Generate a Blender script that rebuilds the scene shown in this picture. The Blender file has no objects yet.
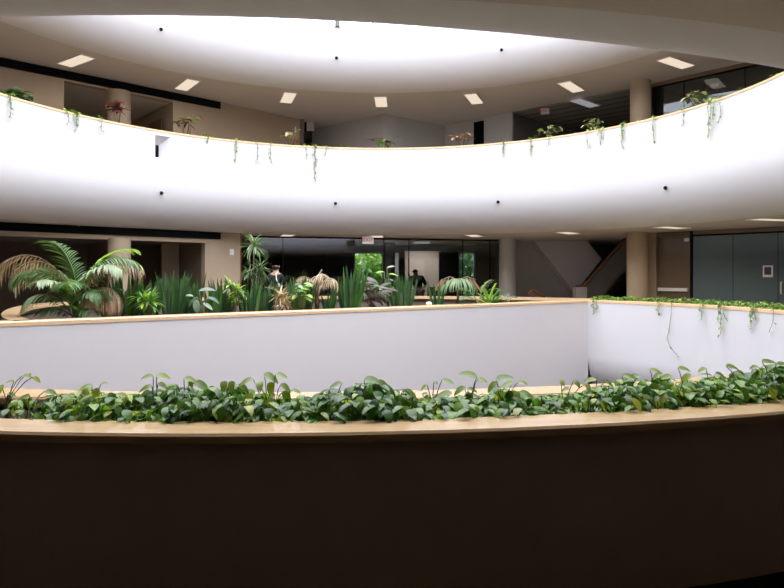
import bpy, math, random
from mathutils import Vector, Matrix
sc = bpy.context.scene
COL = sc.collection
pi = math.pi

# ------------------------------------------------------------------ camera model / plan geometry
F, HY, EYE = 630.0, 274.4, 1.62
CX, CY, EA, EB, PHI = -0.607, 11.806, 8.277, 7.824, 0.336
CP, SP = math.cos(PHI), math.sin(PHI)
LV = 4.663            # storey height
CEI = 2.92            # ceiling height over the floor
CR = 1.02             # width of the rounded balcony edge
W = 1.02              # planter width

def P(px, py, d):
    return Vector(((px-392)/F*d, d, EYE+(HY-py)/F*d))
def Zat(py, d): return EYE+(HY-py)/F*d
def onz(px, py, z):
    d = F*(z-EYE)/(HY-py); return Vector(((px-392)/F*d, d, z))
def EL(th, off=0.0):
    u, v = (EA+off)*math.cos(th), (EB+off)*math.sin(th)
    return (CX+u*CP-v*SP, CY+u*SP+v*CP)
def dep(px, off=0.0, far=True):
    k = (px-392)/F; a = EA+off; b = EB+off
    du = k*CP+SP; dv = -k*SP+CP; u0 = -CX*CP-CY*SP; v0 = CX*SP-CY*CP
    A = du*du/a/a+dv*dv/b/b; B = 2*(du*u0/a/a+dv*v0/b/b); C = u0*u0/a/a+v0*v0/b/b-1
    D = max(B*B-4*A*C, 0)
    return (-B+(1 if far else -1)*math.sqrt(D))/(2*A)
def th_of(x, y):
    u = (x-CX)*CP+(y-CY)*SP; v = -(x-CX)*SP+(y-CY)*CP
    return math.atan2(v/EB, u/EA)
def at_line(px, A, B):
    k = (px-392)/F; dx, dy = B[0]-A[0], B[1]-A[1]
    t = (k*A[1]-A[0])/(dx-k*dy)
    return (A[0]+dx*t, A[1]+dy*t)

# ------------------------------------------------------------------ materials
def new_mat(name):
    m = bpy.data.materials.new(name); m.use_nodes = True
    nt = m.node_tree; nt.nodes.clear()
    out = nt.nodes.new('ShaderNodeOutputMaterial')
    return m, nt, out
def paint(name, col, rough=.6, var=.04, scale=3.0, bump=.02, bscale=120, spec=.4):
    m, nt, out = new_mat(name); N = nt.nodes.new; L = nt.links.new
    b = N('ShaderNodeBsdfPrincipled'); b.inputs['Roughness'].default_value = rough
    b.inputs['Specular IOR Level'].default_value = spec
    tc = N('ShaderNodeTexCoord'); n = N('ShaderNodeTexNoise'); n.inputs['Scale'].default_value = scale; n.inputs['Detail'].default_value = 4
    L(tc.outputs['Object'], n.inputs['Vector'])
    mx = N('ShaderNodeMix'); mx.data_type = 'RGBA'
    mx.inputs[6].default_value = [c*(1-var) for c in col]+[1]; mx.inputs[7].default_value = [min(1, c*(1+var)) for c in col]+[1]
    L(n.outputs['Fac'], mx.inputs[0]); L(mx.outputs[2], b.inputs['Base Color'])
    if bump:
        n2 = N('ShaderNodeTexNoise'); n2.inputs['Scale'].default_value = bscale; L(tc.outputs['Object'], n2.inputs['Vector'])
        bp = N('ShaderNodeBump'); bp.inputs['Strength'].default_value = bump; L(n2.outputs['Fac'], bp.inputs['Height']); L(bp.outputs['Normal'], b.inputs['Normal'])
    L(b.outputs['BSDF'], out.inputs['Surface']); return m
def wood(name, c1, c2, rough=.3):
    m, nt, out = new_mat(name); N = nt.nodes.new; L = nt.links.new
    b = N('ShaderNodeBsdfPrincipled'); b.inputs['Roughness'].default_value = rough
    tc = N('ShaderNodeTexCoord'); mp = N('ShaderNodeMapping'); mp.inputs['Scale'].default_value = (1.2, 9, 9)
    n = N('ShaderNodeTexNoise'); n.inputs['Scale'].default_value = 2.5; n.inputs['Detail'].default_value = 6; n.inputs['Distortion'].default_value = .4
    L(tc.outputs['Object'], mp.inputs['Vector']); L(mp.outputs['Vector'], n.inputs['Vector'])
    r = N('ShaderNodeValToRGB'); r.color_ramp.elements[0].position = .3; r.color_ramp.elements[1].position = .72
    r.color_ramp.elements[0].color = (*c1, 1); r.color_ramp.elements[1].color = (*c2, 1)
    L(n.outputs['Fac'], r.inputs['Fac']); L(r.outputs['Color'], b.inputs['Base Color'])
    L(b.outputs['BSDF'], out.inputs['Surface']); return m
def emit(name, col, s):
    m, nt, out = new_mat(name); e = nt.nodes.new('ShaderNodeEmission')
    tc = nt.nodes.new('ShaderNodeTexCoord'); w = nt.nodes.new('ShaderNodeTexNoise'); w.inputs['Scale'].default_value = 2
    mx = nt.nodes.new('ShaderNodeMix'); mx.data_type = 'RGBA'
    mx.inputs[6].default_value = (*[c*.96 for c in col], 1); mx.inputs[7].default_value = (*col, 1)
    nt.links.new(tc.outputs['Object'], w.inputs['Vector']); nt.links.new(w.outputs['Fac'], mx.inputs[0]); nt.links.new(mx.outputs[2], e.inputs['Color'])
    e.inputs['Strength'].default_value = s
    nt.links.new(e.outputs[0], out.inputs['Surface']); return m
def glass(name, tint, refl=.06, rough=.02, fres=.5):
    m, nt, out = new_mat(name); N = nt.nodes.new; L = nt.links.new
    t = N('ShaderNodeBsdfTransparent'); t.inputs['Color'].default_value = (*tint, 1)
    g = N('ShaderNodeBsdfGlossy'); g.inputs['Roughness'].default_value = rough; g.inputs['Color'].default_value = (.95, .97, 1, 1)
    lw = N('ShaderNodeLayerWeight'); lw.inputs['Blend'].default_value = .25
    ma = N('ShaderNodeMath'); ma.operation = 'MULTIPLY_ADD'; ma.inputs[1].default_value = fres; ma.inputs[2].default_value = refl; ma.use_clamp = True
    L(lw.outputs['Fresnel'], ma.inputs[0])
    mx = N('ShaderNodeMixShader'); L(ma.outputs[0], mx.inputs[0]); L(t.outputs[0], mx.inputs[1]); L(g.outputs[0], mx.inputs[2])
    L(mx.outputs[0], out.inputs['Surface']); return m
def leafmat(name, rough=.35, trans=.3, gloss=.5):
    m, nt, out = new_mat(name); N = nt.nodes.new; L = nt.links.new
    at = N('ShaderNodeAttribute'); at.attribute_name = 'tint'
    tc = N('ShaderNodeTexCoord'); n = N('ShaderNodeTexNoise'); n.inputs['Scale'].default_value = 25; L(tc.outputs['Object'], n.inputs['Vector'])
    mr = N('ShaderNodeMapRange'); mr.inputs['To Min'].default_value = .8; mr.inputs['To Max'].default_value = 1.2; L(n.outputs['Fac'], mr.inputs['Value'])
    vm = N('ShaderNodeVectorMath'); vm.operation = 'SCALE'; L(at.outputs['Color'], vm.inputs[0]); L(mr.outputs[0], vm.inputs['Scale'])
    b = N('ShaderNodeBsdfPrincipled'); b.inputs['Roughness'].default_value = rough; b.inputs['Specular IOR Level'].default_value = gloss
    L(vm.outputs[0], b.inputs['Base Color'])
    tr = N('ShaderNodeBsdfTranslucent'); vm2 = N('ShaderNodeVectorMath'); vm2.operation = 'MULTIPLY'; vm2.inputs[1].default_value = (1.5, 1.5, .7)
    L(vm.outputs[0], vm2.inputs[0]); L(vm2.outputs[0], tr.inputs['Color'])
    mx = N('ShaderNodeMixShader'); mx.inputs[0].default_value = trans; L(b.outputs[0], mx.inputs[1]); L(tr.outputs[0], mx.inputs[2])
    L(mx.outputs[0], out.inputs['Surface']); return m

M_white = paint('white_paint', (.70, .688, .705), .55, .015)
M_ceil = paint('ceiling_plaster', (.62, .57, .52), .8, .03)
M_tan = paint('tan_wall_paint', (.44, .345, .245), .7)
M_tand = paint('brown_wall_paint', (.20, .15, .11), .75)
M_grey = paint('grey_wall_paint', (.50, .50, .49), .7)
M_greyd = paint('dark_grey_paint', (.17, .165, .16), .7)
M_near = paint('near_beige_paint', (.80, .64, .48), .75, .05, 6)  # one even beige for the corridor side of the planter wall
M_black = paint('black_metal', (.006, .006, .007), .7, .1, spec=.08)
M_carpet = paint('beige_carpet', (.34, .29, .24), .95, .3, 60, .3, 300)
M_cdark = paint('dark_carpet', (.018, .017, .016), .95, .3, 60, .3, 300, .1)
M_carp3 = paint('brown_carpet', (.34, .29, .23), .95, .2, 40, .2, 300)
M_floor = paint('brown_terrazzo', (.07, .055, .042), .4, .15, 40)
M_soil = paint('potting_soil', (.045, .032, .022), .95, .5, 40, .8, 60)
M_cap = wood('maple_cap', (.80, .53, .28), (.88, .63, .37), .14)
M_rail = wood('brown_handrail', (.17, .07, .03), (.25, .11, .05), .35)
M_door = wood('brown_door_wood', (.10, .045, .025), (.16, .07, .04), .4)
M_tile = paint('dark_tile_ceiling', (.22, .21, .2), .8)
M_steel = paint('brushed_steel', (.75, .75, .74), .3, .05)
M_lamp = emit('warm_lamp_diffuser', (1, .82, .64), .92)
M_lampw = emit('cool_lamp_diffuser', (.95, .95, 1), .30)
M_room = emit('room_lamp_diffuser', (1, .86, .75), .6)
M_down = emit('downlight_lens', (1, .55, .25), 1.2)
M_bgl = paint('bluegrey_back_painted_glass', (.10, .14, .155), .12, .12, 1.5, 0)
M_bdoor = paint('bronze_door_panel', (.15, .11, .075), .18, .25, 1.2, 0)
M_glass = glass('clear_glass', (.62, .68, .70), .05)
M_glassd = glass('dark_glass', (.30, .36, .45), .13)
M_glassb = glass('bronze_glass', (.35, .25, .16), .12)
M_glassg = glass('bluegrey_glass', (.42, .50, .53), .10)
M_sky = glass('skylight_glass', (.98, .985, 1), .01, .02, .04)
M_leaf = leafmat('leaf')
M_leafm = leafmat('leaf_matte', .55, .2, .3)
M_stem = paint('stem_green', (.10, .14, .04), .6, .2, 30)
M_bark = paint('bark_brown', (.16, .11, .075), .85, .25, 30)
M_skin = paint('skin', (.50, .30, .21), .55)
M_hair = paint('dark_hair', (.02, .015, .012), .6)
M_shirt = paint('black_cloth', (.012, .013, .016), .9, .2, 20)
M_trou = paint('grey_trousers', (.07, .075, .085), .9, .2, 20)
M_strap = paint('pale_strap', (.7, .68, .62), .8)
M_pink = paint('pinkish_wall', (.80, .66, .58), .7)
M_sign = paint('sign_white', (.80, .72, .68), .5)
M_red = paint('sign_red', (.55, .07, .05), .5)
M_paper = paint('paper', (.8, .8, .8), .8)
M_blue = paint('notice_dark_blue', (.05, .05, .11), .6)
M_bluegrey = paint('bluegrey_wall', (.16, .19, .20), .6)
M_bluep = paint('blue_panel', (.03, .075, .13), .6)

# ------------------------------------------------------------------ mesh helpers
class MB:
    def __init__(s): s.v = []; s.f = []; s.c = []
    def add(s, vs, fs, col=None):
        o = len(s.v); s.v += [tuple(p) for p in vs]; s.f += [tuple(i+o for i in f) for f in fs]
        s.c += [col or (.5, .5, .5)]*len(vs)
    def box(s, x0, x1, y0, y1, z0, z1):
        s.add([(x0,y0,z0),(x1,y0,z0),(x1,y1,z0),(x0,y1,z0),(x0,y0,z1),(x1,y0,z1),(x1,y1,z1),(x0,y1,z1)],
              [(3,2,1,0),(4,5,6,7),(0,1,5,4),(1,2,6,5),(2,3,7,6),(3,0,4,7)])
    def obox(s, c, ax, ay, az, hx, hy, hz):
        c = Vector(c); ax, ay, az = Vector(ax)*hx, Vector(ay)*hy, Vector(az)*hz
        vs = [c+i*ax+j*ay+k*az for k in (-1, 1) for (i, j) in ((-1,-1),(1,-1),(1,1),(-1,1))]
        s.add(vs, [(3,2,1,0),(4,5,6,7),(0,1,5,4),(1,2,6,5),(2,3,7,6),(3,0,4,7)])
    def seg(s, A, B, z0, z1, t, side=1):
        # vertical slab along plan segment A-B; thickness t to the left (side=1) of the direction
        dx, dy = B[0]-A[0], B[1]-A[1]; l = math.hypot(dx, dy); nx, ny = -dy/l*t*side, dx/l*t*side
        q = [A, B, (B[0]+nx, B[1]+ny), (A[0]+nx, A[1]+ny)]
        if side < 0: q = q[::-1]
        s.prism(q, z0, z1)
    def prism(s, q, z0, z1):
        n = len(q)
        s.add([(x, y, z0) for x, y in q]+[(x, y, z1) for x, y in q],
              [tuple(range(n))[::-1], tuple(range(n, 2*n))]+[(i, (i+1) % n, n+(i+1) % n, n+i) for i in range(n)])
    def tube(s, pts, r, n=6, col=None, r1=None):
        pts = [Vector(p) for p in pts]; m = len(pts); vs = []; fs = []
        for i, p in enumerate(pts):
            t = (pts[min(i+1, m-1)]-pts[max(i-1, 0)]).normalized()
            a = t.cross(Vector((0, 0, 1)) if abs(t.z) < .9 else Vector((1, 0, 0))).normalized(); b = t.cross(a)
            rr = r if r1 is None else r+(r1-r)*i/(m-1)
            for k in range(n):
                an = 2*pi*k/n; vs.append(p+a*math.cos(an)*rr+b*math.sin(an)*rr)
        for i in range(m-1):
            for k in range(n):
                fs.append((i*n+k, i*n+(k+1) % n, (i+1)*n+(k+1) % n, (i+1)*n+k))
        fs.append(tuple(range(n))[::-1]); fs.append(tuple(range((m-1)*n, m*n)))
        s.add(vs, fs, col)
    def ring(s, prof, ths, closed_th, closed_prof=False, outfn=None):
        m = len(prof); vs = []; fs = []
        for th in ths:
            for pt in prof:
                o, z = pt[0], pt[1]
                if isinstance(o, tuple):      # rounded edge; boxier on the near side
                    e = 2/(2.05+2.1*nearness(th)); z = pt[1]-(pt[1]-pt[2])*math.sin(o[1])**e; o = CR*(1-max(0, math.cos(o[1]))**e)
                x, y = EL(th, o)
                vs.append((x, y, z))
        T = len(ths)
        for i in range(T if closed_th else T-1):
            j = (i+1) % T
            for k in range(m if closed_prof else m-1):
                l = (k+1) % m
                fs.append((i*m+k, j*m+k, j*m+l, i*m+l))
        if closed_prof and not closed_th:
            fs.append(tuple(range(m))); fs.append(tuple(range((T-1)*m, T*m))[::-1])
        s.add(vs, fs)
    def leaf(s, base, d, up, L, Wd, shape='lance', droop=.4, fold=.25, n=6, col=(.1, .3, .05), twist=0):
        d = Vector(d).normalized(); up = Vector(up)
        side = d.cross(up)
        if side.length < 1e-3: side = d.cross(Vector((1, 0, 0)))
        side.normalize()
        if twist: side = Matrix.Rotation(twist, 3, d) @ side
        p = Vector(base); vs = []; fs = []; cur = d.copy(); st = L/n
        for i in range(n+1):
            t = i/n
            if shape == 'heart': w = (1-t)**.8*(.35+2.3*t**.55*(1-t*.25))*.62 if t > 0 else .2
            elif shape == 'lance': w = math.sin(pi*min(1, t*.93+.07))**.8
            elif shape == 'sword': w = (.75+.25*math.sin(pi*t))*(1-t**5)
            elif shape == 'oval': w = math.sin(pi*(t*.94+.03))**.65
            else: w = 1-t*.9
            w = max(w, .02)*Wd/2
            nn = side.cross(cur).normalized()
            vs += [p-side*w+nn*w*fold, p.copy(), p+side*w+nn*w*fold]
            ax = side
            cur = (Matrix.Rotation(-droop/n, 3, ax) @ cur)
            p = p+cur*st
        for i in range(n):
            a = i*3; fs += [(a, a+1, a+4, a+3), (a+1, a+2, a+5, a+4)]
        s.add(vs, fs, col)
    def build(s, name, mat, parent=None, smooth=False, origin=None):
        me = bpy.data.meshes.new(name)
        o0 = Vector(origin) if origin is not None else Vector((0, 0, 0))
        me.from_pydata([tuple(Vector(v)-o0) for v in s.v], [], s.f); me.update()
        a = me.color_attributes.new('tint', 'FLOAT_COLOR', 'POINT')
        a.data.foreach_set('color', [x for c in s.c for x in (*c, 1)])
        if smooth: me.polygons.foreach_set('use_smooth', [True]*len(me.polygons))
        me.materials.append(mat)
        o = bpy.data.objects.new(name, me); COL.objects.link(o)
        o.location = o0
        if parent is not None:
            o.parent = parent; w0 = Vector((0, 0, 0)); pp = parent
            while pp is not None: w0 += pp.location; pp = pp.parent
            o.location = o0-w0
        return o
def thing(name, label, cat, loc, group=None):
    o = bpy.data.objects.new(name, None); COL.objects.link(o); o.location = loc; o.empty_display_size = .1
    o['label'] = label; o['category'] = cat
    if group: o['group'] = group
    return o
def tag(o, label, cat, group=None):
    o['label'] = label; o['category'] = cat
    if group: o['group'] = group
    return o
def struct(o, label=None, cat=None):
    o['kind'] = 'structure'
    if label: o['label'] = label
    if cat: o['category'] = cat
    return o
def smooth_by(o, ang=.6):
    for p in o.data.polygons: p.use_smooth = True
    o.data.set_sharp_from_angle(angle=ang)

# ------------------------------------------------------------------ camera
cam = bpy.data.cameras.new('camera'); co = bpy.data.objects.new('camera', cam); COL.objects.link(co)
co.location = (0, 0, EYE); co.rotation_euler = (pi/2, 0, 0)
cam.sensor_width = 36; cam.lens = 36*F/784; cam.shift_y = -(294-HY)/784; cam.clip_start = .05; cam.clip_end = 200
sc.camera = co
sc.view_settings.view_transform = 'Standard'; sc.view_settings.look = 'None'; sc.view_settings.gamma = 1; sc.view_settings.use_curve_mapping = False
sc.view_settings.exposure = -0.03
sc.cycles.use_denoising = True; sc.cycles.max_bounces = 10; sc.cycles.diffuse_bounces = 6; sc.cycles.transparent_max_bounces = 12
sc.cycles.sample_clamp_indirect = 6

# ------------------------------------------------------------------ world + daylight through skylight
wd = bpy.data.worlds.new('overcast_sky'); sc.world = wd; wd.use_nodes = True
bg = wd.node_tree.nodes['Background']; bg.inputs[0].default_value = (.95, .955, 1, 1); bg.inputs[1].default_value = 5.0
# overcast sky: the zenith about three times brighter than the horizon
_nt = wd.node_tree; _tc = _nt.nodes.new('ShaderNodeTexCoord'); _sx = _nt.nodes.new('ShaderNodeSeparateXYZ'); _mr = _nt.nodes.new('ShaderNodeMapRange')
_mr.inputs['From Min'].default_value = 0; _mr.inputs['From Max'].default_value = 1; _mr.inputs['To Min'].default_value = 1.6; _mr.inputs['To Max'].default_value = 8.4
_nt.links.new(_tc.outputs['Generated'], _sx.inputs[0]); _nt.links.new(_sx.outputs['Z'], _mr.inputs['Value']); _nt.links.new(_mr.outputs[0], bg.inputs[1])
# ------------------------------------------------------------------ shell
X0, X1, Y0, Y1, ZB, ZT = -19.0, 19.0, -4.0, 30.0, -LV, 9.42
NT = 144
ths = [2*pi*i/NT for i in range(NT)]
def annulus(mb, off, z, x0=X0, x1=X1, y0=Y0, y1=Y1, flip=False):
    cor = [th_of(x, y) for x in (x0, x1) for y in (y0, y1)]
    tt = sorted([t if t <= pi else t-2*pi for t in ths]+cor)
    vs = []; fs = []
    for t in tt:
        x, y = EL(t, off); ex, ey = EL(t, 0); dx, dy = ex-CX, ey-CY
        k = 1e9
        if dx > 1e-9: k = min(k, (x1-CX)/dx)
        if dx < -1e-9: k = min(k, (x0-CX)/dx)
        if dy > 1e-9: k = min(k, (y1-CY)/dy)
        if dy < -1e-9: k = min(k, (y0-CY)/dy)
        vs += [(x, y, z), (CX+dx*k, CY+dy*k, z)]
    n = len(tt)
    for i in range(n):
        j = (i+1) % n; q = (2*i, 2*j, 2*j+1, 2*i+1)
        fs.append(q[::-1] if flip else q)
    mb.add(vs, fs)
def nearness(th):
    x, y = EL(th); t = min(1, max(0, (y-5)/8)); u = min(1, max(0, (x+2.5)/4.7)); return (1-t*t*(3-2*t))*u*u*(3-2*u)*.50
def curve_prof(zc, zf, n=14):   # rounded balcony edge: from vertical face at (0,zf) to flat ceiling (CR,zc)
    r = []
    for i in range(n+1):
        a = pi/2*i/n; r.append((('c', a), zf, zc))
    return r

# ground, floors, ceilings
m = MB(); m.box(X0, X1, Y0, Y1, ZB-.2, ZB); struct(m.build('floor_ground', M_floor))
m = MB(); annulus(m, W-.02, 0.0); struct(m.build('floor', M_carpet))
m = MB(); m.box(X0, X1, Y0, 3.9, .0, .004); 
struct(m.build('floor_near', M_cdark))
m = MB(); annulus(m, W-.02, LV); struct(m.build('floor_upper', M_carp3))
m = MB(); annulus(m, CR, CEI, flip=True); struct(m.build('ceiling', M_ceil))
m = MB(); annulus(m, CR, -LV+CEI, flip=True); struct(m.build('ceiling_lower', M_ceil))
m = MB(); annulus(m, CR, LV+CEI, flip=True); struct(m.build('ceiling_upper', M_ceil))
m = MB(); annulus(m, .05, ZT-.1); struct(m.build('ceiling', M_ceil))
# outer walls (back wall has window holes)
m = MB(); m.box(X0-.3, X0, Y0-.3, Y1+.3, ZB, ZT); struct(m.build('wall_left', M_tand))
m = MB(); m.box(X1, X1+.3, Y0-.3, Y1+.3, ZB, ZT); struct(m.build('wall_right', M_tand))
m = MB(); m.box(X0, X1, Y0-.3, Y0, ZB, ZT); struct(m.build('wall_front', M_tan))
YB = 28.0
def bx(px): return (px-392)/F*YB
w1 = (bx(353.5), bx(383.5)); w2 = (bx(458), bx(475.5)); wz = (.55, Zat(251.5, YB)); 
m = MB()
m.box(X0, X1, YB, YB+.25, ZB, wz[0]); m.box(X0, X1, YB, YB+.25, wz[1], ZT)
m.box(X0, w1[0], YB, YB+.25, *wz); m.box(w1[1], w2[0], YB, YB+.25, *wz); m.box(w2[1], X1, YB, YB+.25, *wz)
struct(m.build('wall_back', M_greyd))

# ------------------------------------------------------------------ white balcony bands
FC = 4.02-2.92       # height of the rounding
def band(name, zc, ztop, tt, closed, hole=None):
    m = MB(); pr = [(.22, ztop), (.0, ztop)]+curve_prof(zc, zc+1.15)
    if hole:
        ta, tb, za, zb = hole
        tt = sorted([t for t in tt if not (ta-.001 <= t <= tb+.001)]+[ta, tb]); k = len(pr)+2
        pr = [(.22, ztop), (.0, ztop), (.0, zb), (.0, za)]+curve_prof(zc, zc+1.15)
        m.ring(pr, tt, closed); ia = tt.index(ta)
        m.f = [f for f in m.f if not (f[0] == ia*k+2)]
        # splayed reveal and slit
        p = lambda t, o, z: (*EL(t, o), z)
        w = tb-ta; i0, i1 = tb-.46*w, tb-.24*w; z0, z1 = za+(zb-za)*.16, zb-(zb-za)*.34
        O = [p(ta, 0, za), p(tb, 0, za), p(tb, 0, zb), p(ta, 0, zb)]; I = [p(i0, .22, z0), p(i1, .22, z0), p(i1, .22, z1), p(i0, .22, z1)]
        m.add(O+I, [(i, (i+1) % 4, 4+(i+1) % 4, 4+i) for i in range(4)])
    else: m.ring(pr, tt, closed)
    o = m.build(name, M_white); smooth_by(o, .9); return struct(o)
TOP3, TOP2, TOPN = 5.57, .92, .885
NOSE = .075; NOSE3 = .05
_d = dep(162.5)
_ta, _tb = sorted(th_of((x_-392)/F*_d_, _d_) % (2*pi) for x_, _d_ in ((155.2, dep(155.2)), (170.5, dep(170.5))))
NZ0, NZ1 = Zat(160.5, _d), Zat(136, _d)
b3 = band('wall_upper', CEI, TOP3-NOSE3, ths, True, (_ta, _tb, NZ0, NZ1))
_w = _tb-_ta; _m = MB(); _i0, _i1 = _tb-.46*_w, _tb-.24*_w
_z0, _z1 = NZ0+(NZ1-NZ0)*.16, NZ1-(NZ1-NZ0)*.34
_m.add([(*EL(_i0, .218), _z0), (*EL(_i1, .218), _z0), (*EL(_i1, .218), _z1), (*EL(_i0, .218), _z1), (*EL(_i0, .26), _z0), (*EL(_i1, .26), _z0), (*EL(_i1, .26), _z1), (*EL(_i0, .26), _z1)],
       [(0, 1, 2, 3), (7, 6, 5, 4), (0, 4, 5, 1), (1, 5, 6, 2), (2, 6, 7, 3), (3, 7, 4, 0)])
_o = _m.build('slit_window', M_black); tag(_o, 'dark narrow slit sunk in a splayed white niche of the upper balcony', 'window')
# roof well
m = MB(); m.ring(curve_prof(LV+CEI, LV+CEI+1.15)[::-1]+[(0, ZT-.1)], ths, True); o = m.build('wall_upper', M_white); smooth_by(o, .9); struct(o)
# level-2 chord
C1 = Vector((-5.84, 9.32)); d_ = dep(588); C2 = Vector(((588-392)/F*d_, d_))
cd = (C2-C1).normalized(); cn = Vector((-cd.y, cd.x))      # normal away from the camera
def chord_ell():
    r = []; s = -6.0; prev = None
    def val(s):
        p = C1+cd*s; u = (p.x-CX)*CP+(p.y-CY)*SP; v = -(p.x-CX)*SP+(p.y-CY)*CP
        return (u/EA)**2+(v/EB)**2-1
    while s < 18:
        if prev is not None and val(s)*prev < 0: r.append(s)
        prev = val(s); s += .005
    return C1+cd*r[0], C1+cd*r[-1]
CL, CRt = chord_ell()
tL, tR = th_of(*CL), th_of(*CRt)
print('chord', CL, CRt, tL, tR)
# arc from CRt clockwise (right, near, left) to CL
if tL > tR: tL2 = tL-2*pi
else: tL2 = tL
arc2 = [tR+(tL2-tR)*i/110 for i in range(111)]
band('wall_right', CEI-LV, TOP2-NOSE, arc2, False)
m = MB(); A = CL-cd*.0; m.seg(A, CRt, ZB, TOP2-NOSE, .15, 1); struct(m.build('wall_left', paint('pinkish_white_paint', (.77, .735, .74), .6, .015)))

# planter inner walls (corridor side) and soil, caps
def caps(name, ztop, off0, off1, nose, tt, closed, bev=.012):
    m = MB()
    pr = [(off0, ztop-nose), (off0, ztop-bev), (off0+bev, ztop), (off1-bev, ztop), (off1, ztop-bev), (off1, ztop-nose)]
    m.ring(pr, tt, closed, True); o = m.build(name, M_cap); smooth_by(o, .5); return struct(o)
n_arc = [t for t in arc2]
caps('trim_1', TOP3, -.012, .25, NOSE3, ths, True)
caps('trim_2', LV+.9, W-.25, W+.012, .045, ths, True)
# split level-2 caps: near part has the thin maple boards, right part the thick nosing
iR = [t for t in arc2]
caps('trim_3', TOP2, -.012, .25, NOSE, arc2[:46], False)
caps('trim_4', TOPN, -.012, .25, .045, arc2[45:], False)
caps('trim_5', TOPN, W-.25, W+.012, .045, arc2, False)
mm = MB(); mm.ring([(W-.06, -.01), (W-.06, TOPN-.045), (W-.03, TOPN-.045), (W-.03, -.01)], arc2, False, True)
o = mm.build('wall_near', M_near); smooth_by(o, .5); struct(o)
mm = MB(); mm.ring([(W-.06, LV-.01), (W-.06, LV+.86), (W-.03, LV+.86), (W-.03, LV-.01)], ths, True, True)
o = mm.build('wall_upper', M_tan); smooth_by(o, .5); struct(o)
# trough liners
def soil(name, z, off0, off1, tt, closed, label):
    m = MB(); rnd = random.Random(5); K = 5
    vs = []; fs = []; T = len(tt)
    for i in range(T):
        for k in range(K+1):
            x, y = EL(tt[i], off0+(off1-off0)*k/K); vs.append((x, y, z+rnd.uniform(-.015, .02)))
    for i in range(T if closed else T-1):
        j = (i+1) % T
        for k in range(K): fs.append((i*(K+1)+k, j*(K+1)+k, j*(K+1)+k+1, i*(K+1)+k+1))
    m.add(vs, fs); o = m.build(name, M_soil, smooth=True); o['kind'] = 'stuff'; tag(o, label, 'soil'); return o
SOILN = .80
soil('potting_soil', SOILN, .2, W-.06, arc2, False, 'dark potting soil filling the near wooden planter under the pothos leaves')
soil('potting_soil', LV+.80, .2, W-.06, ths, True, 'dark potting soil in the planter on top of the upper white balcony')
# far bed (between chord and ring)
far_arc = []
tA = tR; tB = tL if tL > tR else tL+2*pi
far_arc = [tA+(tB-tA)*i/80 for i in range(81)]
def pxof(p): return 392+F*p[0]/p[1]
bed = [Vector(EL(t, W)) for t in far_arc if 0 < EL(t, W)[1] and pxof(EL(t, W)) > 52]
_b0, _b3 = bed[-1], Vector(at_line(15, CL, CRt)); _tan = (bed[-1]-bed[-2]).normalized()
_b1 = _b0+_tan*1.4; _b2 = _b3+cn*1.6-cd*.3
for k in range(1, 15):
    t_ = k/14; bed.append(_b0*(1-t_)**3+_b1*3*t_*(1-t_)**2+_b2*3*t_*t_*(1-t_)+_b3*t_**3)
def strip(pts, w0, w1, z0, z1, name, mat):
    m = MB(); k = 4; vs = []; n = len(pts)
    for i_, p in enumerate(pts):
        tg = (pts[min(i_+1, n-1)]-pts[max(i_-1, 0)]).normalized(); nn_ = Vector((-tg.y, tg.x))
        vs += [(*(p+nn_*w0), z0), (*(p+nn_*w0), z1), (*(p+nn_*w1), z1), (*(p+nn_*w1), z0)]
    fs = [(a_*4+b_, a_*4+(b_+1) % 4, a_*4+4+(b_+1) % 4, a_*4+4+b_) for a_ in range(n-1) for b_ in range(4)]
    m.add(vs, fs+[(3, 2, 1, 0), (n*4-4, n*4-3, n*4-2, n*4-1)]); return struct(m.build(name, mat))
strip(bed, -.012, .26, TOP2-.09, TOP2, 'trim_6', M_cap)
strip(bed, .02, .06, 0, TOP2-.09, 'wall_back', M_tan)
mm = MB(); q = []
o_ = cn*.0
for c0, c1, z0, z1, nm in ((-.012, .25, TOP2-NOSE, TOP2, 'trim_7'),):
    a = CL+cn*c0; b = CRt+cn*c0; dd = cd
    prof = [(c0, z0), (c0, z1-.02), (c0+.02, z1), (c1-.01, z1), (c1, z1-.01), (c1, z0)]
    vs = [(p.x+cn.x*o, p.y+cn.y*o, z) for p in (CL, CRt) for (o, z) in prof]; k = len(prof)
    fs = [tuple(range(k))[::-1], tuple(range(k, 2*k))]+[(i, (i+1) % k, k+(i+1) % k, k+i) for i in range(k)]
    mm.add(vs, fs); o = mm.build(nm, M_cap); struct(o)
SOILF = .72
mm = MB(); pts = [tuple(p) for p in bed]; c = (CL+CRt)/2+cn*2.5
vs = [(c.x, c.y, SOILF+.1)]+[(x, y, SOILF) for x, y in pts]; n = len(pts)
mm.add(vs, [(0, i, i+1) for i in range(1, n)]+[(0, n, 1)])
o = mm.build('potting_soil', M_soil); o['kind'] = 'stuff'; tag(o, 'dark soil of the big plant bed behind the straight far parapet', 'soil')

# ------------------------------------------------------------------ skylight (frame grid + glass)
mm = MB()
for i in range(-3, 4):
    y = CY+i*2.8; mm.box(CX-9, CX+9, y-.03, y+.03, ZT+.07, ZT+.13)
    x = CX+i*2.8; mm.box(x-.03, x+.03, CY-9, CY+9, ZT+.07, ZT+.13)
sf = struct(mm.build('window_1', M_steel))
mm = MB(); mm.box(CX-9, CX+9, CY-9, CY+9, ZT+.15, ZT+.17); mm.build('pane', M_sky, sf)

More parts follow.
